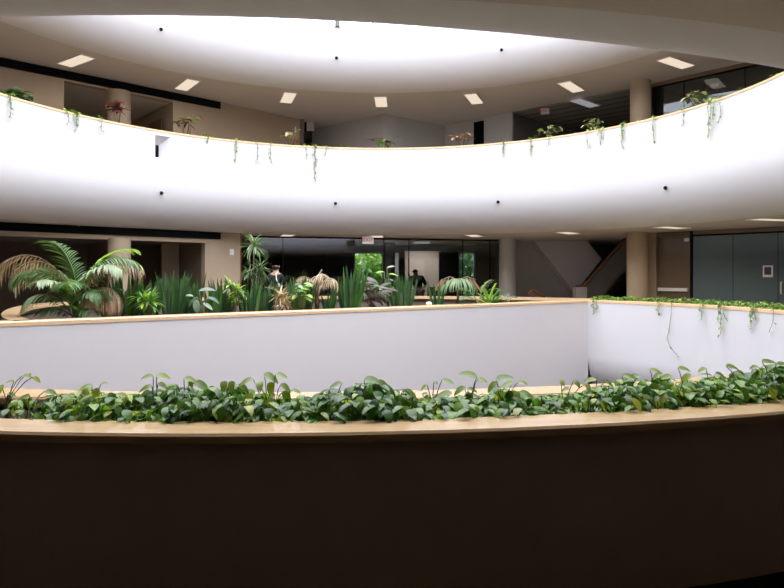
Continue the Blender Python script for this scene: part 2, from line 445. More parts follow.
# ------------------------------------------------------------------ interior walls
def wall(name, segs, z0, z1, mat, t=.15, side=1):
    m = MB()
    for A, B in segs: m.seg(A, B, z0, z1, t, side)
    return struct(m.build(name, mat))
def fluted(name, x, y, r, z0, z1, mat, label):
    m = MB(); n = 40
    prof = [(r, z0), (r, z1)]
    vs = [(x+math.cos(2*pi*k/n)*r, y+math.sin(2*pi*k/n)*r, z) for z in (z0, z1) for k in range(n)]
    m.add(vs, [(k, (k+1) % n, n+(k+1) % n, n+k) for k in range(n)]+[tuple(range(n))[::-1], tuple(range(n, 2*n))])
    o = m.build(name, mat, origin=(x, y, z0)); smooth_by(o, .6); return tag(o, label, 'column')

# ---- level 3
z3, c3 = LV, LV+CEI
A3, B3 = (-10.8, 17.3), (-5.96, 21.8)
E3 = (-3.54, 24.2)
p3 = lambda px: at_line(px, A3, B3)
wall('wall_left', [((-16.5, 12.0), p3(64))], z3, c3-.30, M_tan, .25)
wall('wall_left', [((-16.5, 12.0), p3(220)), (p3(219.5), E3)], c3-.30, c3, M_tan, .25)
wall('wall_left', [(p3(173), p3(219.5)), (p3(219.5), E3)], z3, c3-.30, M_tan, .25)
# recess corridor behind the opening
u3 = (Vector(B3)-Vector(A3)).normalized(); n3 = Vector((-u3.y, u3.x))
def off2(p, v, d): return (p[0]+v.x*d, p[1]+v.y*d)
pa, pb = p3(64), p3(173)
wall('wall_left', [(off2(p3(40), n3, 3.6), off2(pb, n3, 3.6)), (off2(pb, n3, 3.6), off2(pb, n3, .25)), (off2(p3(40), n3, .25), off2(p3(40), n3, 3.6))], z3, c3, M_tan, .1)
m = MB(); q = [off2(p3(40), n3, .25), off2(pb, n3, .25), off2(pb, n3, 3.7), off2(p3(40), n3, 3.7)]
m.prism(q, c3-.30, c3-.26); struct(m.build('ceiling', M_ceil))
# black slot diffusers
def slot(p, q, z0, z1, nrm, label):
    m = MB(); P0, Q0 = Vector(p), Vector(q); u = (Q0-P0).normalized(); L = (Q0-P0).length
    P0 -= nrm*.05; Q0 -= nrm*.05
    m.seg(P0, Q0, z0, z1, .045, 1)
    o = m.build('linear_diffuser', M_black)
    tag(o, label, 'air vent')
    m = MB()
    for k in range(3):
        z = z0+(z1-z0)*(k+.5)/3; m.seg(P0-nrm*.012, Q0-nrm*.012, z-.008, z+.008, .011, 1)
    m.build('blade', M_black, o)
    return o
slot((-16.4, 12.09), p3(220), c3-.245, c3-.005, n3, 'long black linear air diffuser along the upper floor ceiling edge at left')
fluted('column', *off2(p3(119.5), n3, .05), .34, z3, c3-.02 if False else c3-.30, M_tan, 'tan round column standing in the opening of the upper floor at left')
# brown door in the pier side
ctr = off2(pb, n3, 1.1)
m = MB(); ax = Vector((n3.x, n3.y, 0)); ay = Vector((-u3.x, -u3.y, 0))
cc = Vector((ctr[0], ctr[1], z3+1.05))+ay*.13
m.obox(cc, ax, ay, (0, 0, 1), .46, .02, 1.05); d1 = struct(m.build('door_1', M_door))
m = MB(); m.obox(cc+ay*.012, ax, ay, (0, 0, 1), .52, .012, 1.10); m.build('door_frame', M_rail, d1)
m = MB(); m.tube([cc+ay*.03+ax*.38, cc+ay*.09+ax*.38, cc+ay*.09+ax*.28], .012); m.build('door_handle', M_steel, d1)
# grey walls of the far side
G0 = (-2.6, 26.4); G1 = (-.31, 23.35); G2 = (2.14, 25.3); G3 = (4.37, 23.15); G4 = (6.1, 24.9)
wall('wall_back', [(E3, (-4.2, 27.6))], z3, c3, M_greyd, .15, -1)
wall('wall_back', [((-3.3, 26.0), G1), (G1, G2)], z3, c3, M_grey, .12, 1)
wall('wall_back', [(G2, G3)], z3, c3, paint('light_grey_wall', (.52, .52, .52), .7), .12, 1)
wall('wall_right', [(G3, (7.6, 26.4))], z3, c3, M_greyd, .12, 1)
m = MB(); 
gd = (Vector(G3)-Vector(G2)).normalized(); gn = Vector((gd.y, -gd.x))
da, db = Vector(at_line(474, G2, G3)), Vector(at_line(484, G2, G3))
m.seg(da+gn*.02, db+gn*.02, z3, Zat(122.5, da.y), .02, 1); d2 = struct(m.build('door_2', M_black))
m = MB(); m.seg(da+gd*.02+gn*.03, da+gd*.2+gn*.03, z3+1.72, z3+1.80, .01, 1); m.build('door_plate', M_paper, d2)
# end trim strip of the far-right wall
m = MB(); e = Vector(G3); m.obox((e.x, e.y-.02, (z3+c3)/2), (gd.x, gd.y, 0), (gn.x, gn.y, 0), (0, 0, 1), .07, .05, (c3-z3)/2); struct(m.build('trim_8', M_grey))
# right side: dark tiled area, column, glass
R3a, R3b = Vector((8.1, 19.7)), Vector((9.94, 17.7))
rd = (R3b-R3a).normalized(); rn = Vector((-rd.y, rd.x))      # rn points away from the camera?
if rn.y < 0: rn = -rn
pr3 = lambda px: Vector(at_line(px, R3a, R3b))
m = MB(); s0 = Vector(G3); s1 = pr3(640)
q = [tuple(s0+Vector((.1, -.05))), tuple(s1), tuple(s1+rn*7), tuple(s0+rn*7)]
m.prism([q[0], q[1], q[2], q[3]], c3-.06, c3-.01)
tile_ceiling = struct(m.build('ceiling', M_tile))
m = MB(); dv = (s1-s0).normalized()
for k in range(1, 12):
    a = s0+rn*(k*.6); b = s1+rn*(k*.6); m.seg(a, b, c3-.068, c3-.06, .03, 1)
m.build('tile_joint', M_black, tile_ceiling)
wall('wall_right', [(s0+rn*6.5, s1+rn*6.5)], z3, c3, M_greyd, .15, 1)
wall('wall_right', [(pr3(652)+rn*.1, pr3(652)+rn*6.5)], z3, c3, M_greyd, .1, 1)
_d = pr3(640.5).y-.45; cp = Vector(((640.5-392)/F*_d, _d)); fluted('column', cp.x, cp.y, .305, z3, c3, M_tan, 'tan round column on the upper floor at right beside the glass wall')
def glass_wall(name, A, B, cuts, z0, z1, mat, rail=True):
    # one window structure; each pane a child
    A, B = Vector(A), Vector(B); u = (B-A).normalized()
    m = MB(); m.seg(A, B, z1-.05, z1, .05, 1); m.seg(A, B, z0, z0+.06, .05, 1)
    for c in cuts: 
        p = Vector(at_line(c, A, B)); m.seg(p-u*.012, p+u*.012, z0+.06, z1-.05, .04, 1)
    o = struct(m.build(name, M_black))
    cs = [A]+[Vector(at_line(c, A, B)) for c in cuts]+[B]
    for i in range(len(cs)-1):
        m = MB(); m.seg(cs[i]+u*.005, cs[i+1]-u*.005, z0+.06, z1-.05, .012, 1)
        m.build('pane', mat if not isinstance(mat, list) else mat[i], o)
    return o
glass_wall('window_2', pr3(652), pr3(800)+rd*2.5, [684, 745], z3, c3-.12, M_glassg)
m = MB(); m.seg(pr3(652), pr3(800)+rd*2.5, c3-.12, c3, .12, 1); struct(m.build('trim_9', M_tand))
wall('wall_right', [(pr3(652)+rn*3.5, pr3(800)+rd*3+rn*3.5)], z3, c3, M_greyd, .1, 1)
# solid dark and pale panel standing in for a reflection in the glass
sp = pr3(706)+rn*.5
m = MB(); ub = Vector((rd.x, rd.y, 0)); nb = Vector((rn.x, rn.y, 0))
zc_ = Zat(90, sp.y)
t = thing('sign_reflection', 'dark sign with a pale lower strip, a reflection in the upper right glass wall built solid', 'sign', (sp.x, sp.y, zc_))
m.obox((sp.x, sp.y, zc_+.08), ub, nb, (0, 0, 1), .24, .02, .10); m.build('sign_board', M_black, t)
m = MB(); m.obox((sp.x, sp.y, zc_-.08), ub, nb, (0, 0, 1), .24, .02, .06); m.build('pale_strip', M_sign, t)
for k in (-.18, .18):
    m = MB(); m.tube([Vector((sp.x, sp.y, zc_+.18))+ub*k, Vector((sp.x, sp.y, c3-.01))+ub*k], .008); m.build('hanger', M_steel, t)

# ---- level 2 (left)
c2 = CEI
A2, B2 = (-9.7, 15.6), (-5.3, 19.5)
p2 = lambda px: at_line(px, A2, B2)
u2 = (Vector(B2)-Vector(A2)).normalized(); n2 = Vector((-u2.y, u2.x))
wall('wall_left', [((-16.5, 9.57), p2(220)), (p2(219.5), p2(240))], c2-.34, c2, M_tan, .25)
wall('wall_left', [(p2(205), p2(240))], 0, c2-.34, M_tan, .25)
m = MB(); e = Vector(p2(240)); m.seg(e-u2*.0, e+u2*.05, 0, c2, .25, 1); struct(m.build('trim_10', M_rail))
slot((-16.3, 9.75), p2(220), c2-.215, c2-.005, n2, 'long black linear air diffuser along the middle floor ceiling edge at left')
x, y = off2(p2(119.5), n2, .02); fluted('column', x, y, .30, 0, c2-.3, M_tan, 'tan round column behind the palm on the middle floor at left')
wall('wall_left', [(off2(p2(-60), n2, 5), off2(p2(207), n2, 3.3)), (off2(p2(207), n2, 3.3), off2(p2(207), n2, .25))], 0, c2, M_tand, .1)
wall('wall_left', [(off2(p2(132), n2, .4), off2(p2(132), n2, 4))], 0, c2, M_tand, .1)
q = [off2(p2(-60), n2, .25), off2(p2(240), n2, .25), off2(p2(240), n2, 5), off2(p2(-60), n2, 5)]
m = MB(); m.prism(q, c2-.30, c2-.26); struct(m.build('ceiling', M_tile))
# side wall with brown door & notices (tan, to the right of the dark room)
sA = Vector(off2(p2(188), n2, 2.0)); sB = Vector(off2(p2(206), n2, 2.0))
wall('wall_left', [(sA, sB)], 0, c2-.3, M_tan, .1)
da = Vector(at_line(192.5, sA, sB)); db = Vector(at_line(203, sA, sB))
m = MB(); m.seg(da-n2*.04, db-n2*.04, 0, Zat(249, da.y), .035, 1); d3 = struct(m.build('door_3', M_door))
nn = Vector((-n2.x, -n2.y, 0)); uu = Vector((u2.x, u2.y, 0))
for k, (px, py, w, h) in enumerate(((197.5, 260, .09, .14), (200.5, 262, .09, .16), (198.5, 265.5, .10, .07))):
    p = at_line(px, da-n2*.05, db-n2*.05); m = MB(); m.obox((p[0], p[1], Zat(py, p[1])), uu, nn, (0, 0, 1), w, .003, h/1.0*.8)
    m.build('notice', M_paper, d3)
m = MB(); p = Vector((*at_line(193.8, da-n2*.05, db-n2*.05), 1.0)); m.tube([p, p+nn*.06, p+nn*.06+uu*.1], .012); m.build('door_handle', M_steel, d3)
# card reader on the pier
p = Vector((*at_line(231.8, Vector(p2(205))-n2*.012, Vector(p2(240))-n2*.012), 0)); p.z = Zat(252, p.y)
m = MB(); m.obox(p, uu, nn, (0, 0, 1), .07, .012, .09); t = m.build('wall_switch', M_paper); tag(t, 'small white switch plate on the tan pier left of the dark glass', 'switch')
m = MB(); m.obox(p+nn*.016, uu, nn, (0, 0, 1), .02, .008, .035); m.build('rocker', M_sign, t)
# warm downlight in the dark room
p = Vector((*at_line(176, off2(p2(100), n2, 2.6), off2(p2(220), n2, 2.6)), c2-.31))
t = thing('downlight', 'warm recessed downlight glowing in the dark room left of the brown door', 'ceiling light', p)
m = MB(); n = 20; m.tube([p+Vector((0, 0, .004)), p-Vector((0, 0, .012))], .12, 20); m.build('trim_ring', M_steel, t)
m = MB(); m.tube([p-Vector((0, 0, .0125)), p-Vector((0, 0, .018))], .095, 20); m.build('lens', M_down, t)
sl = bpy.data.lights.new('downlight_spot', 'SPOT'); sl.energy = 45; sl.color = (1, .45, .18); sl.spot_size = 1.7; sl.spot_blend = .8; sl.shadow_soft_size = .08
so = bpy.data.objects.new('downlight_spot', sl); COL.objects.link(so); so.parent = t; so.location = (0, 0, -.04)

# ---- level 2 glass front and rooms behind
GA, GB = Vector((-4.72, 20.9)), Vector((3.95, 23.3))
glass_wall('window_3', GA, GB, [283, 354, 384, 409, 463, 490], 0, c2-.02, [M_glassd, M_glassd, M_glass, M_glass, M_glass, M_glass, M_glass])
# back windows with frames
def back_window(name, xa, xb):
    m = MB(); z0, z1 = wz
    for (a, b, c, d) in ((xa, xa+.07, z0, z1), (xb-.07, xb, z0, z1), (xa, xb, z1-.09, z1), (xa, xb, z0, z0+.07)): m.box(a, b, YB-.05, YB+.2, c, d)
    o = struct(m.build(name, M_white)); m = MB(); m.box(xa+.05, xb-.05, YB+.1, YB+.11, z0+.05, z1-.07); m.build('pane', M_sky, o); return o
back_window('window_4', *w1); back_window('window_5', *w2)
# pink lit wall, black panel, brown wall
def flat(name, px0, px1, d, z0, z1, mat, t=.08):
    m = MB(); m.box((px0-392)/F*d, (px1-392)/F*d, d, d+t, z0, z1); return m.build(name, mat)
struct(flat('wall_back', 405, 441, 26.5, 0, 2.6, M_pink))
m = MB(); m.box((418-392)/F*26.5-.01, (418-392)/F*26.5+.01, 26.47, 26.5, 0, 2.6); struct(m.build('trim_11', M_white))
struct(flat('wall_back', 439, 458.5, 26.2, 0, 2.55, M_black))
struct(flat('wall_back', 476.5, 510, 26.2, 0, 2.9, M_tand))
struct(flat('wall_back', 386, 395, 26, 0, 2.9, M_greyd))
m = MB(); m.box((395-392)/F*26, (398.5-392)/F*26, 25.9, 26, 0, 2.5); struct(m.build('trim_12', M_white))
# room lamp over the pink wall
m = MB(); m.box(.9, 1.5, 25.0, 25.3, 2.86, 2.91); t = m.build('ceiling_lamp', M_room)
sl = bpy.data.lights.new('room_lamp_bulb', 'SPOT'); sl.energy = 260; sl.color = (1, .85, .75); sl.spot_size = 2.6; sl.spot_blend = .8; sl.shadow_soft_size = .1
so = bpy.data.objects.new('room_lamp_bulb', sl); COL.objects.link(so); so.parent = t; so.location = (1.2, 25.15, 2.84); so.rotation_euler = (.35, 0, 0)
tag(t, 'bright ceiling lamp panel in the room with the pink wall', 'ceiling light')
# dark display cabinet (blue panels) behind the glass on the left
for k, (a, b, d, top, mt, lab) in enumerate(((300, 326, 25.5, 250, M_tand, 'tall brown cabinet standing in the dark room behind the glass'), (329, 350, 25.0, 268, M_bluep, 'low blue cabinet standing in the dark room behind the glass'))):
    z = Zat(top, d); xa, xb = (a-392)/F*d, (b-392)/F*d
    t = thing('cabinet', lab, 'cabinet', ((xa+xb)/2, d, 0))
    m = MB(); m.box(xa, xb, d, d+.5, .0, z); m.build('body', mt, t)
    for s in (0, 1):
        m = MB(); x0 = xa+(xb-xa)*(.02+.49*s); x1 = x0+(xb-xa)*.47; m.box(x0, x1, d-.02, d, .08, z-.04); dd_ = m.build('cabinet_door', mt, t)
        m = MB(); hx = x1-.06 if s == 0 else x0+.06; m.tube([(hx, d-.045, z*.5), (hx, d-.045, z*.5+.15)], .01); m.build('handle', M_steel, dd_)

# ---- level 2 right: grey column, stair, tan column, doors
cg = Vector(((507.5-392)/F*23.2, 23.2)); fluted('column', cg.x, cg.y, .30, 0, c2, M_grey, 'pale grey round column right of the glass front on the middle floor')
ST = 24.4
struct(flat('wall_back', 505, 645, 27.2, 0, c2, M_greyd))
struct(flat('wall_back', 512, 585, 25.2, 0, c2, M_grey, .1))
st = thing('staircase', 'staircase with white sloping side, brown handrail and dark steps right of the grey column', 'staircase', ((575-392)/F*ST, ST, 0))
def slab(poly, d, t, name, mat, parent):
    m = MB(); k = len(poly)
    vs = [P(x, y, d) for x, y in poly]; vs2 = [v+Vector((0, t, 0)) for v in vs]
    m.add(vs+vs2, [tuple(range(k)), tuple(range(k, 2*k))[::-1]]+[(i, k+i, k+(i+1) % k, (i+1) % k) for i in range(k)])
    return m.build(name, mat, parent)
slab([(530, 235.5), (583, 235.5), (601.5, 259), (589, 275), (574, 292)], ST, .9, 'upper_stringer', M_white, st)
d_ = 22.6
slab([(576, 298), (579, 290), (627, 236.5), (640, 236.5), (640, 252), (600, 300)], d_, .12, 'lower_stringer', M_greyd, st)
m = MB(); m.tube([P(576, 287, d_-.02), P(583.5, 286.5, d_-.02), P(627, 236.5, d_-.02)], .05, 8); m.build('handrail', M_rail, st)
m = MB(); m.box(P(574, 0, d_).x, P(585, 0, d_).x, d_-.25, d_+.15, 0, Zat(287, d_)); m.build('newel', M_grey, st)
m = MB()
for k in range(9):
    z = .17*(k+1); xx = P(593, 0, 23).x+k*.24
    m.box(xx, xx+.27, d_+.15, d_+1.5, 0 if k < 0 else z-.17, z)
m.build('steps', M_black, st)
m = MB(); m.tube([P(528, 294, 22.3), P(533, 290, 22.3), P(545, 297, 22.3)], .06, 8)
t = m.build('handrail', M_rail); tag(t, 'short brown handrail end rising beside the grey stair wall', 'handrail')
# right glass front
_d = pr3(637.5).y-.5; cp = Vector(((637.5-392)/F*_d, _d)); fluted('column', cp.x, cp.y, .315, 0, c2, M_tan, 'tan round column on the middle floor beside the brown glass door')
q0, q1 = pr3(648), pr3(656)
wall('wall_right', [(q0, q1)], 0, c2, M_tan, .1)
m = MB(); da, db = pr3(656.5), pr3(690); zt = Zat(237.5, da.y)
m.seg(da, db, zt, c2, .08, 1); m.seg(da, da+rd*.05, 0, zt, .08, 1); m.seg(db-rd*.05, db, 0, zt, .08, 1)
d4 = struct(m.build('door_4', M_bdoor))
m = MB(); m.seg(da+rd*.06+rn*.02, db-rd*.06+rn*.02, .05, zt-.01, .02, 1); m.build('door_leaf', M_bdoor, d4)
m = MB(); zb = Zat(289.5, (da.y+db.y)/2); e0, e1 = pr3(659), pr3(688); m.seg(e0-rn*.09, e1-rn*.09, zb-.05, zb+.05, .05, 1)
m.seg(e0-rn*.05, e0+rd*.06-rn*.05, zb-.05, zb+.05, .08, 1); m.seg(e1-rd*.06-rn*.05, e1-rn*.05, zb-.05, zb+.05, .08, 1); m.build('push_bar', M_steel, d4)
m = MB(); e0 = pr3(685); m.seg(e0-rn*.06, e0+rd*.14-rn*.06, zt-.16, zt-.06, .06, 1); m.build('door_closer', M_steel, d4)
m = MB(); m.seg(pr3(690), pr3(693), 0, c2, .1, 1); struct(m.build('trim_13', M_black))
glass_wall('window_6', pr3(693), pr3(800)+rd*3, [733, 778], 0, c2-.12, M_bgl)
m = MB(); m.seg(pr3(693), pr3(800)+rd*3, c2-.12, c2, .1, 1); struct(m.build('trim_14', M_tand))
wall('wall_right', [(pr3(692)+rn*.9, pr3(800)+rd*3+rn*.9)], 0, c2, M_bluegrey, .1, 1)
wall('wall_right', [(pr3(645)+rn*2.0, pr3(693)+rn*2.0)], 0, c2, M_tan, .1, 1)
wall('wall_right', [(pr3(692)+rn*.1, pr3(692)+rn*2)], 0, c2, M_tand, .05, 1)
pn = pr3(768)-rn*.012; zn = Zat(271.3, pn.y); nb2 = Vector((-rn.x, -rn.y, 0)); ub = Vector((rd.x, rd.y, 0))
t = thing('notice', 'white edged notice with a dark blue middle stuck on the bluish glass', 'notice', (pn.x, pn.y, zn))
m = MB(); m.obox((pn.x, pn.y, zn), ub, nb2, (0, 0, 1), .125, .004, .16); m.build('paper', M_paper, t)
m = MB(); m.obox(Vector((pn.x, pn.y, zn+.01))+nb2*.006, ub, nb2, (0, 0, 1), .085, .003, .105); m.build('dark_print', M_blue, t)
ph = pr3(782)-rn*.05; zh = Zat(288, ph.y)
m = MB(); b = Vector((ph.x, ph.y, zh)); m.tube([b+Vector((0, 0, .16)), b+nb2*.05+Vector((0, 0, .15)), b+nb2*.05-Vector((0, 0, .15)), b-Vector((0, 0, .16))], .02, 8)
t = m.build('door_pull', M_steel); tag(t, 'small steel door pull on the bluish glass at right edge', 'handle')

# ------------------------------------------------------------------ ceiling lights
def lamp(pos, dirv, L, Wd, zc, label, mat, group, watt=0):
    x, y = pos; d = Vector((*dirv, 0)).normalized(); s = Vector((-d.y, d.x, 0))
    t = thing('ceiling_light', label, 'ceiling light', (x, y, zc), group)
    m = MB()
    for k in (-1, 1):
        m.obox(Vector((x, y, zc-.008))+s*k*(Wd/2+.012), d, s, (0, 0, 1), L/2+.024, .012, .012)
        m.obox(Vector((x, y, zc-.008))+d*k*(L/2+.012), d, s, (0, 0, 1), .012, Wd/2, .012)
    if watt:
        sl = bpy.data.lights.new('lamp_bulb', 'SPOT'); sl.energy = watt; sl.color = (1, .82, .62); sl.spot_size = 2.7; sl.spot_blend = .7; sl.shadow_soft_size = .12
        so = bpy.data.objects.new('lamp_bulb', sl); COL.objects.link(so); so.parent = t; so.location = (0, 0, -.03)
    m.build('frame', M_white, t)
    m = MB(); m.obox((x, y, zc-.006), d, s, (0, 0, 1), L/2, Wd/2, .004); m.build('diffuser', mat, t)
    return t
words3 = ['leftmost, above the long black diffuser', 'second from left, near the black diffuser end', 'third from left, above the tan wall corner', 'middle one, above the pointed grey wall corner', 'third from right, above the small black door', 'second from right, left of the tan column', 'rightmost, above the upper glass wall']
for (px, py), w in zip(((76, 61), (187, 85), (288, 98), (381, 102), (474, 99), (571.5, 87), (676, 63)), words3):
    p = onz(px, py, c3-.01); lamp((p.x, p.y), (p.x-CX, p.y-CY), 1.25, .40, c3, 'glowing rectangular upper floor ceiling light, '+w, M_lamp, 'upper floor ceiling lights', 25)
words2 = ['leftmost, above the palm', 'above the tan pier end at left', 'above the man by the dark glass', 'next to the exit sign', 'above the fan palm', 'above the staircase', 'above the brown glass door', 'at the right picture edge']
for px, w in zip((74, 182, 287, 377, 474, 568, 672, 772), words2):
    d = dep(px, 1.75); x = (px-392)/F*d; lamp((x, d), (x-CX, d-CY), 1.1, .40, c2, 'glowing rectangular middle floor ceiling light, '+w, M_lamp, 'middle floor ceiling lights', 95)
p = onz(585, 103, c3-.07); lamp((p.x, p.y), (rn.x, rn.y), 1.3, .4, c3-.065, 'pale cool ceiling light among dark ceiling tiles on the upper floor', M_lampw, None)

# ------------------------------------------------------------------ exit signs
def text_mesh(body, size, name, mat, parent, M4):
    cu = bpy.data.curves.new('t', 'FONT'); cu.body = body; cu.size = size; cu.extrude = .004; cu.align_x = 'CENTER'; cu.align_y = 'CENTER'
    o = bpy.data.objects.new('t', cu); COL.objects.link(o); dg = bpy.context.evaluated_depsgraph_get()
    me = bpy.data.meshes.new_from_object(o.evaluated_get(dg)); bpy.data.objects.remove(o); bpy.data.curves.remove(cu)
    me.name = name; me.materials.clear(); me.materials.append(mat)
    r = bpy.data.objects.new(name, me); COL.objects.link(r); r.parent = parent; r.matrix_local = M4; return r
def exit_sign(pos, facing, w, h, zc, label, letters=True):
    p = Vector(pos); f = Vector((*facing, 0)).normalized(); s = Vector((-f.y, f.x, 0)); s = -s if s.x < 0 else s
    t = thing('exit_sign', label, 'exit sign', p)
    m = MB(); m.obox(p, s, f, (0, 0, 1), w/2, .04, h/2); m.build('housing', M_sign, t)
    m = MB(); m.tube([p+Vector((0, 0, h/2)), Vector((p.x, p.y, zc))], .02, 8); m.build('ceiling_mount', M_grey, t)
    if letters:
        R = Matrix((s, Vector((0, 0, 1)), s.cross(Vector((0, 0, 1))))).transposed().to_4x4()
        off = s.cross(Vector((0, 0, 1))); off = off*.042
        text_mesh('EXIT', h*.72, 'letters', M_red, t, Matrix.Translation(off) @ R)
    return t
d = 20.6; p = P(368, 236.5, d); exit_sign((p.x, p.y, c2-.18), (0, -1), .36, .24, c2, 'pinkish exit sign hanging from the ceiling above the middle floor glass')
p = P(545, 110.5, 22.4); exit_sign((p.x, p.y, p.z), (-.3, -1), .30, .26, c3-.06, 'pinkish exit sign hanging under dark tiles on the upper floor')
p = P(310.5, 126.5, 24.6); 
t = thing('wall_box', 'pale grey box fixed high in the dark recess on the upper floor', 'box', p)
m = MB(); m.obox(p, (.94, -.34, 0), (.34, .94, 0), (0, 0, 1), .14, .05, .17); m.build('cover', M_sign, t)
m = MB(); m.obox(p+Vector((-.14, .1, .02)), (.94, -.34, 0), (.34, .94, 0), (0, 0, 1), .1, .05, .17); m.build('bracket', M_black, t)

# ------------------------------------------------------------------ small dark studs and niche on the bands
def stud(px, py, label):
    d = dep(px, .0)-.012; p = P(px, py, d); t = th_of(p.x, p.y)
    if py > 100:
        # on or just under vertical face
        pass
    cdir = Vector((CX-p.x, CY-p.y, 0)).normalized()
    m = MB(); m.tube([p, p+cdir*.025, p+cdir*.04], .05, 12, r1=.035); o = m.build('sensor', M_black); tag(o, label, 'sensor', 'small dark studs on the white bands')
for px, py, w in ((161, 29.5, 'skylight well, left one'), (336.5, 58, 'skylight well, middle one'), (501.5, 50, 'skylight well, right one'),
               (161.5, 193, 'upper balcony band, below the slit niche'), (335.5, 203.5, 'upper balcony band, second from left'), (498, 202, 'upper balcony band, third from left'), (665.5, 188, 'upper balcony band, rightmost')):
    stud(px, py, 'small round dark stud on the white '+w)
# ------------------------------------------------------------------ cable bracket at the skylight rim
p = P(337.5, 23.5, dep(337.5)-.03)
t = thing('cable_bracket', 'small dark bracket with thin cables near the skylight rim', 'bracket', p)
m = MB(); m.box(p.x-.07, p.x+.07, p.y-.06, p.y+.02, p.z-.10, p.z+.14); m.build('bracket', M_greyd, t)
m = MB(); m.tube([P(p_, y_, dep(p_)-.05) for p_, y_ in ((306, 21), (320, 23.2), (337, 25), (355, 25.4), (370, 25.4))], .012, 5)
m.build('cable', M_grey, t)

exec_plants = True
# ================================================================== PLANTS
G_D = (.035, .11, .015); G_M = (.10, .26, .028); G_L = (.27, .46, .055); G_Y = (.45, .52, .09); G_B = (.07, .14, .09); G_P = (.42, .5, .28)
BR = (.30, .21, .14); TANL = (.48, .38, .27); RED = (.12, .03, .035); REDB = (.25, .07, .05)
def mixc(a, b, t): return tuple(x+(y-x)*t for x, y in zip(a, b))
def jit(r, c, v=.25):
    k = 1+r.uniform(-v, v); return tuple(x*k for x in c)
# ---- near pothos clumps: (px centre, half width px, top y, leaves, palette mix, label, accents)
def near_pos(px, off):
    d = dep(px, off, False); return Vector(((px-392)/F*d, d, 0))
def heart(mb, st, r, base, tip, size, az, pitch, col, soil_pt):
    mid = (soil_pt+base)/2+Vector((r.uniform(-.03, .03), r.uniform(-.03, .03), .02))
    st.tube([soil_pt, mid, base], .0028, 4)
    d = Vector((math.cos(az)*math.cos(pitch), math.sin(az)*math.cos(pitch), math.sin(pitch)))
    mb.leaf(base, d, (0, 0, 1), size, size*.82, 'heart', r.uniform(.3, .9), r.uniform(.05, .3), 6, col)
def pothos(i, px, hw, topy, nl, tone, label, accents):
    r = random.Random(100+i)
    c = near_pos(px, .55); t = thing('pothos_plant', label, 'plant', (c.x, c.y, SOILN), 'pothos plants in the near planter')
    L = MB(); S = MB(); kk = 0; nl = int(nl*2.2); roots = []
    while kk < nl:
        q = px+r.uniform(-hw, hw)*1.1; off = r.uniform(.27, .80)
        b0 = near_pos(q, off); soil_pt = Vector((b0.x+r.uniform(-.03, .03), b0.y+r.uniform(-.03, .03), SOILN))
        edge = 1-abs(q-px)/(hw*1.15)
        zt = Zat(topy+8*(1-edge), c.y)
        fr = (1-abs(off-.55)/.42)*.5+.5
        z = SOILN+.03+(zt-SOILN-.02)*(r.random()**.55)*fr; roots.append(soil_pt)
        sz = r.uniform(.05, .098)
        az = r.uniform(0, 2*pi) if r.random() < .45 else r.uniform(-2.6, -.5); pitch = r.uniform(-.9, .25)
        cc = jit(r, mixc(G_D, G_M, r.random())); 
        if r.random() < tone*1.1: cc = jit(r, mixc(G_M, G_L, r.random()))
        if r.random() < tone*.3: cc = jit(r, G_Y)
        heart(L, S, r, Vector((b0.x, b0.y, max(z, SOILN+.02))), None, sz, az, pitch, cc, soil_pt); kk += 1
    for (ax_, ay_, sz_px, az, pitch, tn) in accents:
        d = near_pos(ax_, .62 if len(accents) else .5).y; d = dep(ax_, .5, False)
        b = P(ax_, ay_, d); g = near_pos(px+(ax_-px)*r.uniform(-.1, .35), .5); g.z = SOILN; roots.append(g)
        sz = sz_px/F*d
        cc = jit(r, mixc(G_M, G_Y, tn), .1)
        m1 = Vector((g.x*.75+b.x*.25+r.uniform(-.012, .012), (g.y+b.y)/2, g.z+(b.z-g.z)*.55)); m2 = Vector((g.x*.3+b.x*.7, b.y, g.z+(b.z-g.z)*.88))
        S.tube([g, g*.5+m1*.5, m1, m2, b], .0026, 5)
        dv = Vector((math.cos(az)*math.cos(pitch), math.sin(az)*math.cos(pitch), math.sin(pitch)))
        L.leaf(b, dv, (0, -.5, 1), sz, sz*.78, 'heart', .8, .15, 7, cc)
    S.tube(sorted(roots, key=lambda v: v.x), .005, 4)
    L.build('foliage', M_leaf, t, True); S.build('stem', M_stem, t, True)
R_, L_ = -.25, pi+.25     # azimuths pointing right / left and a little towards the camera
